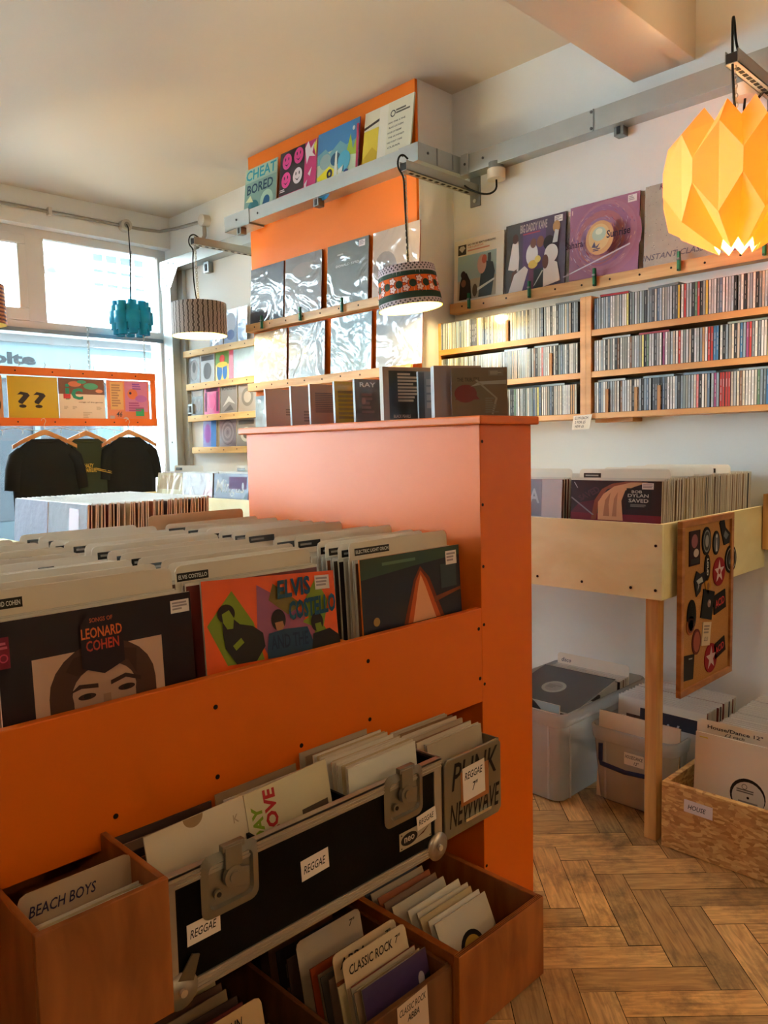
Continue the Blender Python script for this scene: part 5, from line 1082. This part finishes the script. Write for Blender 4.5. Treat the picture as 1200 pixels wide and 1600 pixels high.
B('front_panel', (2.2,.40,.003), (2.218,1.055,.207), osbm, oc, .001); B('side_panel', (2.218,1.037,.003), (2.86,1.055,.207), osbm, oc, .001); B('side_panel', (2.218,.40,.003), (2.86,.418,.207), osbm, oc, .001)
B('back_panel', (2.842,.418,.003), (2.86,1.037,.207), osbm, oc, .001); B('base_panel', (2.218,.418,.003), (2.842,1.037,.015), osbm, oc, 0)
ll = MB(); ll.prism([(0,0),(.085,0),(.085,.038),(0,.038)], -.0008, 0, P('#e2dbe4',.6), M=Matrix.Translation((2.1995,.985,.135)) @ Matrix.Rotation(-PI/2,4,'Z') @ Matrix.Rotation(math.radians(1),4,'Y'))
draw(ll, [('h','HOUSE',.14,.28,.78,.66,'#20243c')], .085, .038, -.0008, M=Matrix.Translation((2.1995,.985,.135)) @ Matrix.Rotation(-PI/2,4,'Z')); W(ll, 'paper_label', oc)
sleeve('record_sleeve', 'white sleeve with a round centre hole showing its label, front of the chipboard crate', .315, .315, .005, P('#e8ddcd',.5,var=.04,vscale=5), white_edge,
   [('e',.50,.515,.16,.16,'#15100f'),('e',.505,.50,.145,.145,'#cfc8bc'),('ring',.47,.595,.025,.005,'#4a4640'),('l',.40,.535,.60,.575,2,'#6a655e'),('e',.505,.50,.012,.012,'#181414'),('l',.42,.42,.6,.47,2,'#8a847c'),('r',.04,.955,.12,.965,'#d8c84a')], (2.255,.985,.045), '-X', 4)
hc = divider((2.272,.99,.02), '-X', 4, 'white card headed House/Dance 12 inch in the chipboard crate', 'divider cards in the crate', .375, .32, None)
hw = MB(); draw(hw, [('t','House/Dance 12"',.10,.935,.60,.965,'#3a343a'),('h','£2 each',.26,.900,.44,.925,'#3a343a'),('r',0,.845,1,.87,'#1c1618')], .32, .375, -.0008); hwo = hw.build('handwriting', hc)
fill(2.29,2.78,.985,.02,26,5,'the chipboard crate','records in the chipboard crate',['#e2dccd','#d8cdbb','#2a2024','#e2dccd','#3c4450','#c9bfae','#2a2024','#b8a68e'])

# ================================================================== UNDER THE ISLAND
# black flight case with singles
fc = thing('flight_case', (.81,1.1,.43), 'long black flight case with aluminium edges and reggae labels on the island shelf', 'flight case')
alu = P('#b5aa9c', .35, metal=.7); blk = P('#070607', .5, bump=.05, bscale=200); blk.node_tree.nodes['Principled BSDF'].inputs['Specular IOR Level'].default_value = .12
x0, x1, yf, yb, z0, z1 = .517, 1.117, .995, 1.36, .437, .622
W(MB().box((x0,yf,z0),(x1,yf+.008,z1), blk), 'front_panel', fc); W(MB().box((x0,yf+.008,z0),(x0+.008,yb,z1), blk), 'side_panel', fc); W(MB().box((x1-.008,yf+.008,z0),(x1,yb,z1), blk), 'side_panel', fc)
W(MB().box((x0,yb-.008,z0),(x1,yb,z1), blk), 'back_panel', fc); W(MB().box((x0,yf,z0),(x1,yb,z0+.008), blk), 'base_panel', fc)
for z in (z0-.003, z1-.018):
    e = MB(); e.box((x0-.003,yf-.003,z),(x1+.003,yf,z+.021),alu)
    for k in range(3): e.box((x0-.003,yf-.0045,z+.003+.006*k),(x1+.003,yf-.003,z+.006+.006*k),alu)
    W(e, 'edge_rail', fc)
W(MB().box((x0-.003,yf-.003,z1),(x1+.003,yf+.009,z1+.004), alu), 'edge_rail', fc)
for x in (x0-.003, x1-.018): W(MB().box((x,yf-.0028,z0+.018),(x+.021,yf,z1-.018), alu), 'corner_rail', fc)
W(MB().box((x1,yf,z0),(x1+.003,yb,z0+.02), alu), 'edge_rail', fc); W(MB().box((x1,yf,z1-.02),(x1+.003,yb,z1+.004), alu), 'edge_rail', fc)
for x in (.70, .90): W(MB().box((x,yf+.01,z0+.01),(x+.006,yb-.01,z1-.015), blk), 'partition', fc)
for nm, x, z in (('ball_corner', x1-.012, z0+.012), ('ball_corner', x0+.02, z0+.012)):
    m = MB(); m.lathe([(0,.0),(.012,.002),(.026,.010),(.028,.016),(0,.016)], alu, seg=20, M=Matrix.Translation((x,yf-.003,z)) @ Matrix.Rotation(PI/2,4,'X') @ Matrix.Translation((0,0,-.014)))
    m.cyl((x,yf-.008,z),(x,yf-.013,z),.006,seg=12,mat=P('#d9d4cc',.3,metal=.8)); W(m, nm, fc)
st_ = MB(); st_.prism([(x0+.015,z0+.03),(x0+.04,z0+.06),(x0+.052,z0+.055),(x0+.04,z0+.02)], yf-.006, yf-.003, P('#7a6a56',.4,metal=.6)); W(st_, 'corner_strap', fc)
lm = P('#958d80', .34, metal=.8)
for xc in (.628, 1.012):
    # recessed butterfly latch: dish, lip, wing
    lt_ = bpy.data.objects.new('latch', None); C.objects.link(lt_); lt_.parent = fc; lt_.location = Vector((xc,yf-.004,z1-.038))-fc.location
    def rrp(w, h, r):
        o = []
        for cx_, cz_, a0 in ((w-r,h-r,0),(-w+r,h-r,PI/2),(-w+r,-h+r,PI),(w-r,-h+r,1.5*PI)):
            for k in range(5): a = a0+k*PI/8; o.append((cx_+r*math.cos(a),cz_+r*math.sin(a)))
        return o
    m = MB(); A_ = rrp(.052,.05,.016); B_ = rrp(.040,.036,.012); n = len(A_)
    vs = [(x,0,z) for x, z in A_]+[(x,-.004,z) for x, z in B_]+[(x*.93,.002,z*.93) for x, z in B_]
    m.add(vs, [(i,(i+1)%n,n+(i+1)%n,n+i) for i in range(n)]+[(n+i,n+(i+1)%n,2*n+(i+1)%n,2*n+i) for i in range(n)]+[tuple(range(2*n,3*n))], lm); m.build('dish', lt_)
    m = MB(); m.cyl((.002,-.001,.006),(.002,-.009,.006),.017,seg=20,mat=lm); m.cyl((.002,-.009,.006),(.002,-.012,.006),.009,seg=16,mat=lm); m.box((-.012,-.008,.02),(.018,-.002,.054),lm); m.box((-.016,-.007,.048),(.024,.004,.058),lm); m.prism([(.0,-.012),(.03,-.02),(.032,.01),(.016,.014)],-.006,-.002,lm); m.build('catch', lt_, bevel=.0008)
    m = MB(); m.cyl((-.024,-.001,-.014),(-.024,-.005,-.014),.008,seg=14,mat=lm); m.cyl((-.024,-.005,-.014),(-.024,-.006,-.014),.004,seg=8,mat=P('#2a241c',.5)); m.build('rivet', lt_)
def label(parent, x, z, w, h, txt, y, rot=0, name='paper_label', col='#ecdcd0', ink='#1c1418', lines=None):
    M = Matrix.Translation((x,y,z)) @ Matrix.Rotation(math.radians(rot),4,'Y'); m = MB(); m.prism([(0,0),(w,0),(w,h),(0,h)], -.0006, 0, P(col,.6), M=M)
    draw(m, lines or [('h',txt,.08,.3,.88,.7,ink)], w, h, -.0006, M=M); return W(m, name, parent)
label(fc, .552, .508, .057, .033, 'REGGAE', yf-.0006); label(fc, .768, .517, .060, .036, 'REGGAE', yf-.0006, -3); label(fc, 1.048, .502, .054, .028, 'REGGAE', yf-.004, -6)
tp = MB(); M_ = Matrix.Translation((1.0,yf-.0012,.478)); tp.prism([(0,0),(.088,0),(.088,.034),(0,.034)], -.001, 0, P('#b9a890',.4,metal=.3), M=M_)
draw(tp, [('e',.3,.5,.26,.36,'#15100f'),('t','neo',.14,.36,.46,.66,'#c9b8a4'),('p',[(.5,.3),(.75,.42),(.98,.82),(.76,.54)],'#5a2c24')]+[('e',u,v,.02,.05,'#3a2c24') for u in (.05,.95) for v in (.12,.88)], .088, .034, -.001, M=M_); o = W(tp, 'maker_plate', fc); o['label'] = 'small metal plate reading neo'
s7 = ['#d8cdbb','#e2dccd','#b8a68e','#c8b48c','#c9bfae','#9c8064']
def singles(x, y0, z, n, step, lean, where, grp, w=.18, cols=s7, jit=.004, first=None):
    for i in range(n):
        c = cols[i % len(cols)]
        put_sleeve(plain_sleeve7(c, i % 4, w), (x+Rt.uniform(-jit,jit), y0+step*i, z), '-Y', lean+Rt.uniform(-1.2,1.2), Rt.uniform(-.8,.8), f'{ecn[c]} single, {ORD(i+1)} from the front in {where}', grp, 'single_sleeve', 'single')
_s7 = {}
def plain_sleeve7(c, k, w):
    key = (c, k, w)
    if key not in _s7:
        R = random.Random(k*17+int(w*1000)+len(c)); art = []
        if k == 0: art = [('e',.5,.5,.22,.22,'#1c1614'),('e',.5,.5,.16,.16,R.choice(['#a8602c','#c9a24a','#5c2a24']))]
        elif k == 1: art = [('r',.08,.1,.92,.55,R.choice(edge_cols)),('r',.1,.66,.8,.82,R.choice(edge_cols))]
        elif k == 2: art = [('e',.5,.45,.3,.3,R.choice(edge_cols))]
        mb = sleeve_mesh(w, w, .0026, P(c,.55,.1), P(c,.6), art); _s7[key] = mb.mesh('single_sleeve')
    return _s7[key]
sz = .445
sleeve('single_sleeve', 'white single sleeve with a cut-out notch, front of the flight case left section', .178, .19, .003, P('#d9c6ac',.55), P('#c9b496',.6), [('p',[(.47+.10*math.cos(PI+PI*k/14),1+.085*math.sin(PI+PI*k/14)) for k in range(15)],'#9c7a54'),('t','K',.86,.80,.92,.87,'#b49a80')], (.532,1.03,.475), '-Y', 10, -2, cat='single')
singles(.526, 1.062, sz, 7, .03, 5, 'the left section of the flight case', 'singles in the flight case', cols=['#4a3630','#2a2024','#846a5a'])
sleeve('single_sleeve', 'white single with LOVE printed sideways in red, flight case middle section', .178, .178, .003, P('#d6c6a2',.55), P('#c9b496',.6), [('q','LOVE',(.34,.50),(.34,.97),(.20,.97),(.20,.50),'#b4262c'),('q','DAY',(.17,.50),(.17,.86),(.05,.86),(.05,.50),'#7f9a2c'),('r',.62,.0,.95,.62,'#5c4a3c')], (.712,1.035,.492), '-Y', 8, -3, cat='single')
singles(.712, 1.06, sz+.01, 8, .028, 5, 'the middle section of the flight case', 'singles in the flight case', cols=['#9c8064','#846a5a','#d8cdbb'])
singles(.915, 1.022, sz+.03, 12, .0085, 4, 'the right section of the flight case', 'singles in the flight case', cols=['#e2dccd','#d8cdbb','#c8b48c','#e2dccd'])
singles(.912, 1.135, sz+.022, 8, .026, 5, 'the right section behind the white singles', 'singles in the flight case', cols=['#9c8064','#b8a68e','#4a3630'])
# silver tin
tin = P('#8d8472', .32, metal=.7, bump=.1, bscale=30)
sv = thing('metal_box', (1.228,1.1,.43), 'battered silver box of singles marked PUNK NEW WAVE with a reggae note', 'box')
tx0, tx1, tyf, tyb, tz0, tz1 = 1.137, 1.325, 1.0, 1.30, .442, .608
m = MB(); m.prism([(tx0,tz0+.008),(tx0+.008,tz0),(tx1-.01,tz0),(tx1,tz0+.01),(tx1,tz1-.012),(tx1-.012,tz1),(tx0+.01,tz1),(tx0,tz1-.01)], tyf, tyf+.006, tin); W(m, 'front_panel', sv, bevel=.003)
W(MB().box((tx0,tyf+.006,tz0),(tx0+.004,tyb,tz1-.004), tin), 'side_panel', sv); W(MB().box((tx1-.004,tyf+.006,tz0),(tx1,tyb,tz1-.004), tin), 'side_panel', sv); W(MB().box((tx0,tyf+.006,tz0),(tx1,tyb,tz0+.004), tin), 'base_panel', sv); W(MB().box((tx0,tyb,tz0),(tx1,tyb+.004,tz1), tin), 'back_panel', sv)
m = MB(); M_ = Matrix.Translation((tx0,tyf-.0003,tz0)); draw(m, [('h','PUNK',.12,.58,.93,.92,'#14100e')], tx1-tx0, tz1-tz0, M=M_); W(m, 'marker_writing', sv); m = MB(); draw(m, [('h','NEWWAVE',.08,.12,.96,.42,'#14100e')], tx1-tx0, tz1-tz0, M=M_); W(m, 'marker_writing', sv)
label(sv, 1.195, .505, .072, .072, '', tyf-.0012, -2, lines=[('h','REGGAE',.08,.62,.9,.84,'#1c1418'),('h','7"',.4,.22,.66,.48,'#1c1418')]); W(MB().box((1.188,tyf-.0009,.497),(1.28,tyf-.0004,.57), P('#a8683c',.6)), 'tape', sv)
m = MB(); m.box((1.20,tyf-.004,.462),(1.285,tyf-.001,.468),P('#cfc6b4',.2,metal=.8)); W(m, 'wire_clip', sv)
singles(1.142, 1.03, .452, 10, .012, 6, 'the silver box', 'singles in the silver box', w=.176, cols=['#b8a68e','#c9bfae','#d8cdbb','#8a6a4e'])
# left wooden box
bwood = wood('#a8602a', '#824416', (5,5,1.4), .5)
wbx = thing('wooden_box', (.43,1.1,.43), 'plain wooden box of singles at the left of the island shelf', 'box')
ax0, ax1, ayf, ayb, az0, az1 = .335, .522, .985, 1.30, .428, .632
B('front_panel', (ax0,ayf,az0), (ax1,ayf+.01,az1), bwood, wbx); B('side_panel', (ax0,ayf+.01,az0), (ax0+.01,ayb,az1), bwood, wbx); B('side_panel', (ax1-.01,ayf+.01,az0), (ax1,ayb,az1), bwood, wbx); B('back_panel', (ax0,ayb-.01,az0), (ax1,ayb,az1), bwood, wbx); B('base_panel', (ax0+.01,ayf+.01,az0), (ax1-.01,ayb-.01,az0+.008), bwood, wbx)
singles(.346, 1.0, .438, 7, .008, 3, 'the left wooden box', 'singles in the left wooden box', w=.164, cols=['#d8cdbb','#e2dccd','#c8b48c'])
bc = divider((.348,1.075,.438), '-Y', 2, 'card with handwriting in the left wooden box', 'cards in the small boxes', .2, .166, None, None, '#b89c80'); m = MB(); draw(m, [('h','BEACH BOYS',.08,.82,.66,.90,'#2a2444')], .166, .2, -.0008); m.build('handwriting', bc)
# bottom crates
cw = wood('#b0642a', '#8a4416', (5,5,1.6), .4, .15)
cr = thing('singles_crate', (1.32,1.2,0), 'two-compartment wooden crate of singles pulled out at the bottom of the island', 'crate')
B('front_panel', (1.158,.985,.003), (1.462,1.0,.192), cw, cr); B('side_panel', (1.447,1.0,.003), (1.462,1.75,.192), cw, cr); B('side_panel', (1.158,1.0,.003), (1.175,1.75,.192), cw, cr); B('back_panel', (1.175,1.735,.003), (1.447,1.75,.192), cw, cr); B('base_panel', (1.175,1.0,.003), (1.447,1.735,.012), cw, cr)
m = MB()
for k in range(3): m.box((1.159,.987+.004*k,.192),(1.461,.989+.004*k,.1925), P('#6d3a16',.7))
W(m, 'ply_edge', cr)
singles(1.222, 1.035, .014, 5, .02, 24, 'the front of the right bottom crate', 'singles in the bottom crates', cols=['#d8cdbb','#e2dccd','#c8b48c'])
singles(1.21, 1.15, .014, 18, .024, 26, 'the right bottom crate', 'singles in the bottom crates', cols=['#c9bfae','#846a5a','#a05a38','#b8a68e','#3c4450','#d8cdbb','#2a2024'])
cl = thing('singles_box', (1.0,1.2,0), 'open wooden box of singles labelled classic rock at the bottom of the island', 'box')
dw = wood('#7c4a26', '#5a3218', (5,5,1.6), .5)
B('front_panel', (.872,1.0,.003), (1.152,1.012,.172), dw, cl); B('side_panel', (.862,1.0,.003), (.872,1.6,.172), dw, cl); B('side_panel', (1.145,1.012,.003), (1.155,1.6,.172), dw, cl); B('back_panel', (.872,1.59,.003), (1.145,1.6,.172), dw, cl); B('base_panel', (.872,1.012,.003), (1.145,1.59,.01), dw, cl)
label(cl, .995, .068, .085, .1, '', .9992, -3, lines=[('h','CLASSIC ROCK',.06,.76,.94,.9,'#1c1418'),('h','ABBA',.3,.56,.7,.7,'#1c1418'),('h','QUEEN',.26,.36,.76,.5,'#1c1418'),('h','ETC',.4,.14,.66,.28,'#1c1418')], col='#dcc0a8')
def card7(x, y, z, txt, lab, h=.2, w=.17, lean=14, col='#dcc09c', roll=0):
    o = divider((x,y,z), '-Y', lean, lab, 'cards in the small boxes', h, w, None, None, col, roll); m = MB(); a_, b_ = (txt.rsplit(' ', 1)+[''])[:2] if '7"' in txt else (txt, ''); draw(m, [('h',a_,.08,.855,min(.76,.08+.10*len(a_)),.935,'#201812')], w, h, -.0008); m.build('handwriting', o)
    if b_: m = MB(); draw(m, [('h',b_,.80,.875,.9,.94,'#201812')], w, h, -.0008); m.build('handwriting', o)
    return o
pl7 = sleeve('single_sleeve', 'purple and navy single in glossy plastic at the front of the classic rock box', .182, .185, .003, film('#4a3560',.4,12,.08), P('#a89c88',.3,.8), [('p',[(.45,.0),(.5,.6),(1,.75),(1,0)],film('#1c2436',.4,12,.08)),('e',.86,.72,.05,.08,'#c9c4cc')], (.955,1.018,.012), '-Y', 13, cat='single')
singles(.948, 1.026, .012, 4, .007, 13, 'the front of the classic rock box', 'singles in the classic rock box', cols=['#9c8064','#c8b48c','#b8a68e','#7a3430','#c9bfae'])
card7(.948, 1.055, .012, 'CLASSIC ROCK 7"', 'cream card reading classic rock in the bottom singles box', .225, .178)
singles(.938, 1.063, .012, 2, .008, 13, 'the stretch between the two cream cards', 'singles in the classic rock box', cols=['#c8b48c','#a05a38','#b8a68e'])
card7(.943, 1.078, .012, 'ABBA 7"', 'cream card with four capital letters in the bottom singles box', .228, .178)
singles(.93, 1.095, .012, 3, .011, 13, 'the stretch behind the cream cards', 'singles in the classic rock box', cols=['#846a5a','#5a5048','#9c8064'])
sleeve('single_sleeve', 'orange company-sleeve single with a black disc showing, classic rock box', .178, .178, .003, P('#b04a1e',.55), P('#8a3c18',.6), [('e',.55,.6,.24,.3,'#15100e'),('h','London',.1,.12,.5,.3,'#d8a078'),('r',.8,.7,.92,.82,'#c9885c')], (.925,1.14,.018), '-Y', 13, cat='single')
card7(.928, 1.185, .012, 'QUEEN 7"', 'pale card near the back of the bottom singles box', .215, .178, 12, '#c9b39a')
singles(.915, 1.21, .012, 8, .035, 10, 'the back of the classic rock box', 'singles in the classic rock box', cols=['#4a3630','#2a2024','#6d4a38'])
# loose row of singles at bottom left with a named card
fl = thing('singles_tray', (.67,1.2,0), 'dark cardboard tray of singles on the floor under the flight case', 'tray')
dk = P('#2a1e18', .8)
B('front_panel', (.565,1.0,.003), (.765,1.007,.12), dk, fl); B('side_panel', (.558,1.0,.003), (.565,1.6,.12), dk, fl); B('side_panel', (.765,1.0,.003), (.772,1.6,.12), dk, fl); B('base_panel', (.565,1.007,.003), (.765,1.6,.048), dk, fl)
singles(.575, 1.02, .05, 3, .012, 12, 'the floor tray in front of the written card', 'singles in the floor tray', cols=['#9c8064','#b8a68e','#8a6a4e'])
card7(.576, 1.058, .05, 'AUTUMN SPAIN', 'tan handwritten card in the floor tray of singles', .222, .178, 13, '#cfa878')
singles(.575, 1.075, .05, 17, .024, 14, 'the floor tray behind the written card', 'singles in the floor tray', cols=['#c8b48c','#5a5048','#7a3430','#4a3630','#9c8064','#6d4a38'])

# ================================================================== WINDOW DISPLAY: hanging frame, T-shirts, hangers, lights
ofr = P('#e2691c', .5); hy = 5.1
hf = thing('hanging_record_rack', (1.9,hy,1.41), 'orange wooden frame of records hanging on chains in the shop window', 'display frame')
B('top_rail', (.2,hy-.02,1.732), (2.77,hy,1.782), ofr, hf); B('bottom_rail', (.2,hy-.02,1.415), (2.77,hy,1.465), ofr, hf); B('back_rail', (.2,hy+.015,1.415), (2.77,hy+.03,1.465), ofr, hf)
B('end_stile', (2.735,hy-.018,1.465), (2.768,hy-.002,1.732), ofr, hf); B('base_board', (.2,hy,1.415), (2.77,hy+.015,1.425), ofr, hf)
for x in (1.82,2.05,2.25,2.45,2.62):
    for z in (1.757,1.44): W(MB().cyl((x,hy-.02,z),(x,hy-.022,z),.005,seg=8,mat=hole), 'screw', hf)
W(chain_mesh((2.30,hy-.01,2.11), (2.30,hy-.01,1.78), 20, w=.008), 'chain', hf); W(chain_mesh((2.70,hy-.01,2.11), (2.70,hy-.01,1.78), 20, w=.006), 'chain', hf); W(chain_mesh((.9,hy-.01,2.11), (.9,hy-.01,1.78), 20, w=.008), 'chain', hf)
def winrec(x, c, lab, art, w=.31):
    return sleeve('record_sleeve', lab, w, .30, .006, P(c,.4,.5), P('#dfe6ea',.5), art, (x,hy-.001+.001,1.4255), '-Y', 0)
winrec(1.435,'#c98a5a','tan sleeve in the window frame, cut by the left edge',[('e',.9,.4,.06,.12,'#4a3024')])
qm = [('t','?',.18,.34,.43,.68,'#3a2c28'),('t','?',.5,.34,.75,.68,'#3a2c28')]
winrec(1.775,'#c9a014','mustard yellow sleeve with two question marks in the window frame',qm)
winrec(2.09,'#dfc6b4','cream sleeve with a green and brown top and rounded letters in the window frame',[('r',0,.66,1,1,'#7a5248'),('e',.7,.84,.16,.07,'#4f9a7a'),('e',.35,.88,.14,.06,'#c86a4c'),('e',.88,.74,.08,.04,'#d98a6a'),('e',.5,.93,.1,.04,'#4f9a7a'),('t','ic',.14,.54,.52,.88,'#2f8a74'),('r',.1,.56,.25,.66,'#c23a3c'),('t','congo of the genius',.42,.47,.95,.505,'#6a4a40'),('l',.1,.33,.2,.40,3,'#b9a090'),('l',.28,.33,.38,.40,3,'#b9a090'),('l',.8,.32,.92,.40,3,'#b9a090'),('l',.5,.1,.7,.28,5,'#c3aa98')])
winrec(2.415,'#d8744a','orange and pink collage sleeve, rightmost in the window frame',[('r',.08,.34,.38,.96,'#d9a46c'),('l',.11,.4,.34,.92,9,'#a8785a'),('r',.42,.3,.96,.98,'#c97aa0'),('e',.6,.7,.12,.12,'#d8704a'),('e',.55,.72,.03,.03,'#3a2444'),('l',.6,.8,.94,.95,3,'#8a4a9c'),('e',.8,.6,.14,.08,'#b86ab4'),('r',.66,.2,.86,.4,'#3f9a6c'),('l',.5,.3,.9,.52,4,'#a04a80'),('h','46',.2,.18,.34,.3,'#2a2030'),('r',.05,.08,.16,.2,'#b8a0a4'),('e',.42,.1,.07,.07,'#c9bcc4')])
shm = {'black': P('#131416', .85, bump=.1, bscale=20), 'green': P('#2c3325', .85, bump=.1, bscale=20)}
hgw = wood('#c88a4c', '#a86a34', (2,2,6), .4, .2)
def hanger_shirt(cx, y, ztop, col, lab, hlab, scale=1.0, yaw=0, text=False):
    h = thing('coat_hanger', (cx,y,ztop), hlab, 'hanger', 'wooden hangers in the window')
    m = MB(); pts = [(-.20,-.115),(-.13,-.075),(-.06,-.045),(-.025,-.03),(0,-.022),(.025,-.03),(.06,-.045),(.13,-.075),(.20,-.115)]
    vs = []
    for px_, pz_ in pts:
        wv = .021-.006*abs(px_)/.2
        for dy, dz in ((-.006,-wv),(.006,-wv),(.006,wv*.6),(-.006,wv*.6)): vs.append((px_,dy,pz_+dz))
    n = len(pts); fs = [(i*4+k, (i+1)*4+k, (i+1)*4+(k+1) % 4, i*4+(k+1) % 4) for i in range(n-1) for k in range(4)]+[(3,2,1,0),tuple((n-1)*4+k for k in range(4))]
    m.add(vs, fs, hgw); o = m.build('body', h, bevel=.002)
    MB().tube([(0,0,-.02),(0,0,.02),(.012,0,.045),(.002,0,.062),(-.014,0,.055),(-.016,0,.045)], .0018, P('#c9c9c4',.3,metal=.9), seg=6).build('hook', h)
    # T-shirt: torso and sleeves grown as lofted rings
    mt = shm[col]; m = MB(); K = 24
    def ringe(cx_, cz_, a, b, tilt=0, fold=0, ph=0):
        o = []
        for k in range(K):
            t = 2*PI*k/K; u = a*math.cos(t); v = b*math.sin(t)+fold*math.sin(5*t+ph)
            o.append((cx_+u*math.cos(tilt), v, cz_+u*math.sin(tilt)))
        return o
    prof = [(-.80,.205,.05,.010),(-.62,.205,.05,.009),(-.45,.205,.05,.007),(-.30,.205,.05,.004),(-.22,.205,.046,.003),(-.175,.20,.04,.002),(-.14,.175,.034,.001),(-.105,.14,.026,0),(-.078,.10,.024,0),(-.066,.085,.024,0)]
    rings = [ringe(0,z,a,b,0,f,z*9) for z, a, b, f in prof]
    vs = [v for r in rings for v in r]; fs = [(j*K+k,j*K+(k+1)%K,(j+1)*K+(k+1)%K,(j+1)*K+k) for j in range(len(prof)-1) for k in range(K)]
    m.add(vs, fs, mt, True)
    for s in (-1, 1):
        rs = []
        for (x_, z_, a, b, ti) in ((s*.135,-.150,.045,.032,s*.9),(s*.178,-.190,.050,.038,s*.7),(s*.193,-.26,.050,.038,s*.35),(s*.200,-.32,.049,.034,s*.2),(s*.205,-.375,.048,.030,s*.15)):
            rs.append([(x_+a*math.cos(t)*math.cos(ti), b*math.sin(t), z_+a*math.cos(t)*math.sin(ti)*s*s) for t in [2*PI*k/K for k in range(K)]])
        vs = [v for r in rs for v in r]; fs = [(j*K+k,j*K+(k+1)%K,(j+1)*K+(k+1)%K,(j+1)*K+k) for j in range(4) for k in range(K)]
        m.add(vs, fs, mt, True)
    t = thing('t_shirt', (cx,y,ztop), lab, 'T-shirt', 'T-shirts hanging in the window'); t.scale = (scale,)*3; t.rotation_euler = (0,0,yaw); h.rotation_euler = (0,0,yaw)
    b = m.build('body', t)
    nk = MB(); nk.tube([(.084*math.cos(a), -.028+.004*math.sin(a)-.0, -.068-.02*abs(math.sin(a))) if False else (.084*math.cos(a), .026*math.sin(a), -.072-(.016 if math.sin(a) < 0 else .0)*abs(math.sin(a))) for a in [2*PI*k/20 for k in range(21)]], .0055, mt, seg=6); nk.build('collar', t)
    if text:
        g = MB(); draw(g, [('h','HAZY',.0,.5,.34,.95,'#c9a03a'),('h','DARKLIFE',.0,.0,.45,.45,'#c9a03a'),('p',[(.45,.35),(1,-.05),(1,0),(.45,.42)],'#c9a03a'),('p',[(.45,.2),(1,-.25),(1,-.2),(.45,.27)],'#c9a03a')], .19, .06, -.062, x0=-.05, z0=-.29); g.build('print', t)
    return t
hanger_shirt(1.96, 5.03, 1.40, 'black', 'black T-shirt on a hanger, leftmost under the window frame', 'wooden hanger holding the leftmost black T-shirt', 1.04, 0)
hanger_shirt(2.253, 5.09, 1.395, 'green', 'dark green T-shirt with yellow printing in the middle under the window frame', 'wooden hanger holding the dark green T-shirt', .98, 0, True)
hanger_shirt(2.54, 5.06, 1.40, 'black', 'black T-shirt, rightmost under the window frame', 'wooden hanger holding the rightmost black T-shirt', .92, 0)
# fairy lights draped on the frame
fyl = thing('fairy_lights', (2.2,hy-.03,1.42), 'white string of fairy lights draped along the hanging window frame', 'fairy lights')
wm = P('#e8eef0', .5); R7 = random.Random(8); pts = []
for k in range(60):
    x = .4+k*.04; pts.append((x, hy-.028, 1.405-.02*abs(math.sin(k*.45))))
W(MB().tube(pts, .0022, wm, seg=5), 'wire', fyl)
b = MB()
for k in range(0, 60, 3): x, y, z = pts[k]; b.tube([(x,y,z),(x+.003,y,z-.02),(x,y,z-.035)], .0022, wm, seg=5)
for k in range(4, 60, 4): x = pts[k][0]; b.tube([(x,y,1.782),(x+.004,y,1.80),(x,y,1.815)], .0022, wm, seg=5)
W(b, 'bulbs', fyl)
W(MB().tube([(2.775,hy-.02,1.76),(2.765,hy-.024,1.65),(2.785,hy-.022,1.55),(2.79,hy-.02,1.42),(2.80,hy-.02,1.3),(2.79,hy-.02,1.15),(2.83,hy-.01,1.0)], .002, wm, seg=5), 'trailing_wire', fyl)
# bag hanging at the right edge on the wall, only its rim shows
bg = thing('cloth_bag', (2.9,.78,.70), 'dark cloth bag hanging on the right wall, barely inside the right edge', 'bag')
m = MB(); m.lathe([(0,-.09),(.035,-.08),(.05,-.03),(.045,.03),(.028,.07),(.01,.09),(0,.09)], P('#2c2224',.9), seg=16); m.build('body', bg)
W(MB().tube([(2.9,.76,.78),(2.95,.76,.95),(3.028,.76,1.0)], .004, P('#2c2224',.9), seg=6), 'strap', bg)
